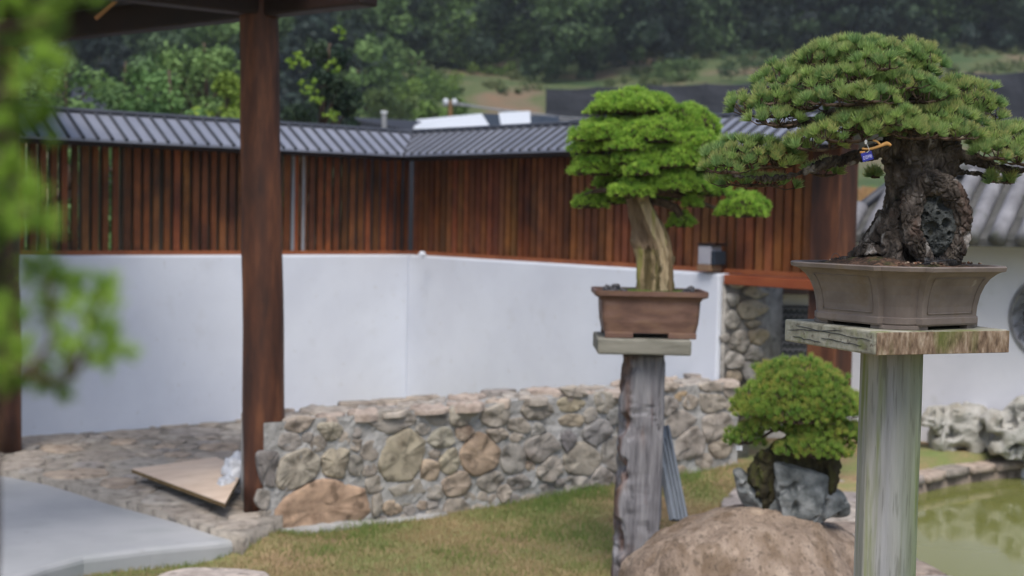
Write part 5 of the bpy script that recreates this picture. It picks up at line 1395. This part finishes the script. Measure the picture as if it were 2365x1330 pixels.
    mb.tube([P(1991, 343, Yt), P(2008, 344, Yt), P(2030, 338, Yt), P(2048, 331, Yt), P(2058, 336, Yt)], [2.4 * S, 3 * S, 3.4 * S, 4.6 * S, 3 * S], 8, sub=3, wob=.3)
    mb.tube([P(2034, 336, Yt), P(2026, 327, Yt), P(2016, 324, Yt)], [2.6 * S, 2.4 * S, 2 * S], 8, sub=3)
    mb.tube([P(1986, 352, Yt), P(1998, 351, Yt)], [2.5 * S, 2 * S], 6)
    build('broken_twig', mb, MT['raffia'], t, smooth=True)
    # number tag, hanging tilted
    c = P(2003, 361, Yt - .004); an = R(17); tx = Vector((math.cos(an), 0, math.sin(an))); tz = Vector((-math.sin(an), 0, math.cos(an)))
    hw_, hh_ = 12 * S, 9.6 * S
    mb = MB(); mb.box(c - tx * hw_ - tz * hh_, tx * 2 * hw_, Y_ * .0008, tz * 2 * hh_); tg = build('number_tag', mb, MT['bluetag'], t, bevel=.0003)
    cu = bpy.data.curves.new('tag_lettering', 'FONT'); cu.body = 'D35998'; cu.size = 7.2 * S; cu.align_x = 'CENTER'; cu.align_y = 'CENTER'; cu.extrude = .0001; cu.space_character = .95
    tmp = bpy.data.objects.new('tmp', cu); COL.objects.link(tmp)
    dgr = bpy.context.evaluated_depsgraph_get(); me = bpy.data.meshes.new_from_object(tmp.evaluated_get(dgr)); bpy.data.objects.remove(tmp)
    w_ = max(v.co.x for v in me.vertices) * 2; kx = 1.6 * hw_ / w_
    mb = MB(); mb.V = [tuple(c - tz * (hh_ * .18) + tx * (v.co.x * kx) + tz * v.co.y * 1.5 - Y_ * (.0004 - v.co.z)) for v in me.vertices]; mb.F = [tuple(p_.vertices) for p_ in me.polygons]; mb.M = [0] * len(mb.F); mb.C = [(1, 1, 1)] * len(mb.V)
    build('tag_lettering', mb, MT['tagtext'], tg)
    mb = MB(); mb.tube([P(2002, 352, Yt - .005), P(2007, 348, Yt - .007), P(2006, 342, Yt - .008), P(2001, 330, Yt - .006)], .0006, 5, sub=3); build('string', mb, MT['string'], tg)
    mb = MB(); lump(mb, P(2000, 328, Yt - .006), X_ * 3 * S, Y_ * .002, Z_ * 5 * S, 2, .2, 2, .8, 2); build('knot', mb, MT['string'], tg)
    # wires at the soil
    mb = MB(); mb.tube([P(1921, 600, -.06), P(1922, 590, -.06), P(1930, 585, -.06), P(1938, 590, -.06), P(1940, 600, -.06)], .0008, 6, sub=4)
    build('wire', mb, MT['wire'], t, smooth=True); mb = MB()
    mb.tube([P(2120, 612, -.13), P(2160, 604, -.15), P(2200, 600, -.13), P(2212, 610, -.12)], .0011, 6, sub=4)
    build('wire', mb, MT['wire'], t, smooth=True)
    mb = MB()
    for k in range(18):
        a = P(2135 + k * 4.3, 612 - 8 * math.sin(k / 17 * math.pi), -.135); mb.tube([a, a + Vector((0, 0, .010))], .0007, 4)
    for k in range(4): mb.tube([P(2135 + j * 8, 613 - k * 2.6 - 6 * math.sin(j / 9 * math.pi), -.136) for j in range(10)], .0006, 4)
    build('mesh_scrap', mb, MT['wire'], t)
front_bonsai()

# ================================================================== blurred pine in the left foreground
def fore():
    Y0 = .7; s = Y0 / FPX; P = lambda a, b, dy=0: at(a, b, Y0 + dy)
    base = Vector((-.36, .9, zt(-.36, .9)))
    t = thing('foreground_juniper', 'out-of-focus bright green juniper branches along the left edge, closest to the camera', 'tree', tuple(base))
    mb = MB(); mb.tube([base, Vector((-.37, .9, .8)), Vector((-.35, .88, 1.3)), P(-60, 700, .05), P(-40, 300, .05), P(-60, -100, .05)], [.05, .04, .03, .018, .012, .008], 12, sub=4, wob=.2)
    br = [[(-50, 500), (30, 480), (80, 500)], [(-50, 820), (60, 860), (150, 880), (200, 820)], [(-40, 250), (30, 200), (90, 190)], [(60, 860), (120, 780), (110, 640)], [(-50, 350), (20, 380), (60, 440)], [(-50, 60), (40, 60), (110, 40)],
          [(-40, 330), (0, 300), (30, 330)], [(150, 880), (210, 740), (240, 680)]]
    for b_ in br: mb.tube([P(a, b) for a, b in b_], [9 * s, 7 * s, 5 * s, 4 * s][:len(b_)], 7, sub=3)
    build('trunk', mb, MT['twig'], t, smooth=True)
    pads = [(20, 40, 90, 90, .0, 1), (120, 30, 70, 60, .03, .2), (180, 10, 50, 50, .0, .3), (90, 100, 70, 50, .05, .1), (92, 215, 66, 88, 0, 1), (60, 290, 70, 60, .04, .15), (100, 300, 44, 44, .02, .3), (0, 170, 50, 80, .05, .1),
            (-10, 420, 60, 130, 0, 1), (30, 480, 60, 110, .0, .9), (75, 540, 58, 90, -.02, 1), (10, 560, 60, 80, .03, .4), (20, 330, 30, 50, .04, .2), (-20, 660, 45, 90, .04, .15), (0, 760, 60, 80, .02, .6), (15, 830, 72, 100, .0, 1), (40, 900, 50, 60, .03, .5),
            (90, 640, 45, 36, .03, .8), (135, 655, 36, 34, .03, .6), (200, 690, 44, 40, .02, .7), (240, 672, 26, 26, .02, 1), (150, 740, 60, 50, .03, .7), (215, 790, 80, 80, -.01, 1), (262, 850, 42, 70, .0, .9), (180, 850, 60, 50, .02, .5), (120, 900, 46, 26, .04, .3)]
    rng = np.random.default_rng(77); parts = []
    for i, (a, b, rx, h, dY, lt) in enumerate(pads):
        c = P(a - 8, b - h * .35, dY); ax = rx * s * .68
        Q, N = dome(c, ax, ax * .8, h * s * .62, .0075, -.75, .42, .3, seed=i, rng=rng); Q = Q + rng.normal(0, .0016, Q.shape)
        ca_q = np.array((.06, .12, .02)) * (1 - lt) + np.array((.19, .34, .04)) * lt; cb_q = np.array((.13, .23, .04)) * (1 - lt) + np.array((.42, .62, .11)) * lt
        parts.append(needles(Q, N, 24, .0095, .9, .0012, ca_q, cb_q, (.42, .6, .1), .35 * lt, rng=rng))
    V, F, C = cat_(parts); build('foliage', None, LEAF, t, V=V, F=F, C=C)
fore()

# ================================================================== haze over the valley
mh = bpy.data.materials.new('valley_haze'); mh.use_nodes = True; th_ = mh.node_tree
th_.nodes.remove(th_.nodes['Principled BSDF']); pv = th_.nodes.new('ShaderNodeVolumePrincipled')
pv.inputs['Color'].default_value = (.8, .88, .97, 1); pv.inputs['Density'].default_value = .0007
th_.links.new(pv.outputs[0], th_.nodes['Material Output'].inputs['Volume'])
mb = MB(); mb.box((-715, -315, -3), X_ * 1430, Y_ * 1030, Z_ * 62)
tag(build('haze', mb, mh), kind='stuff')
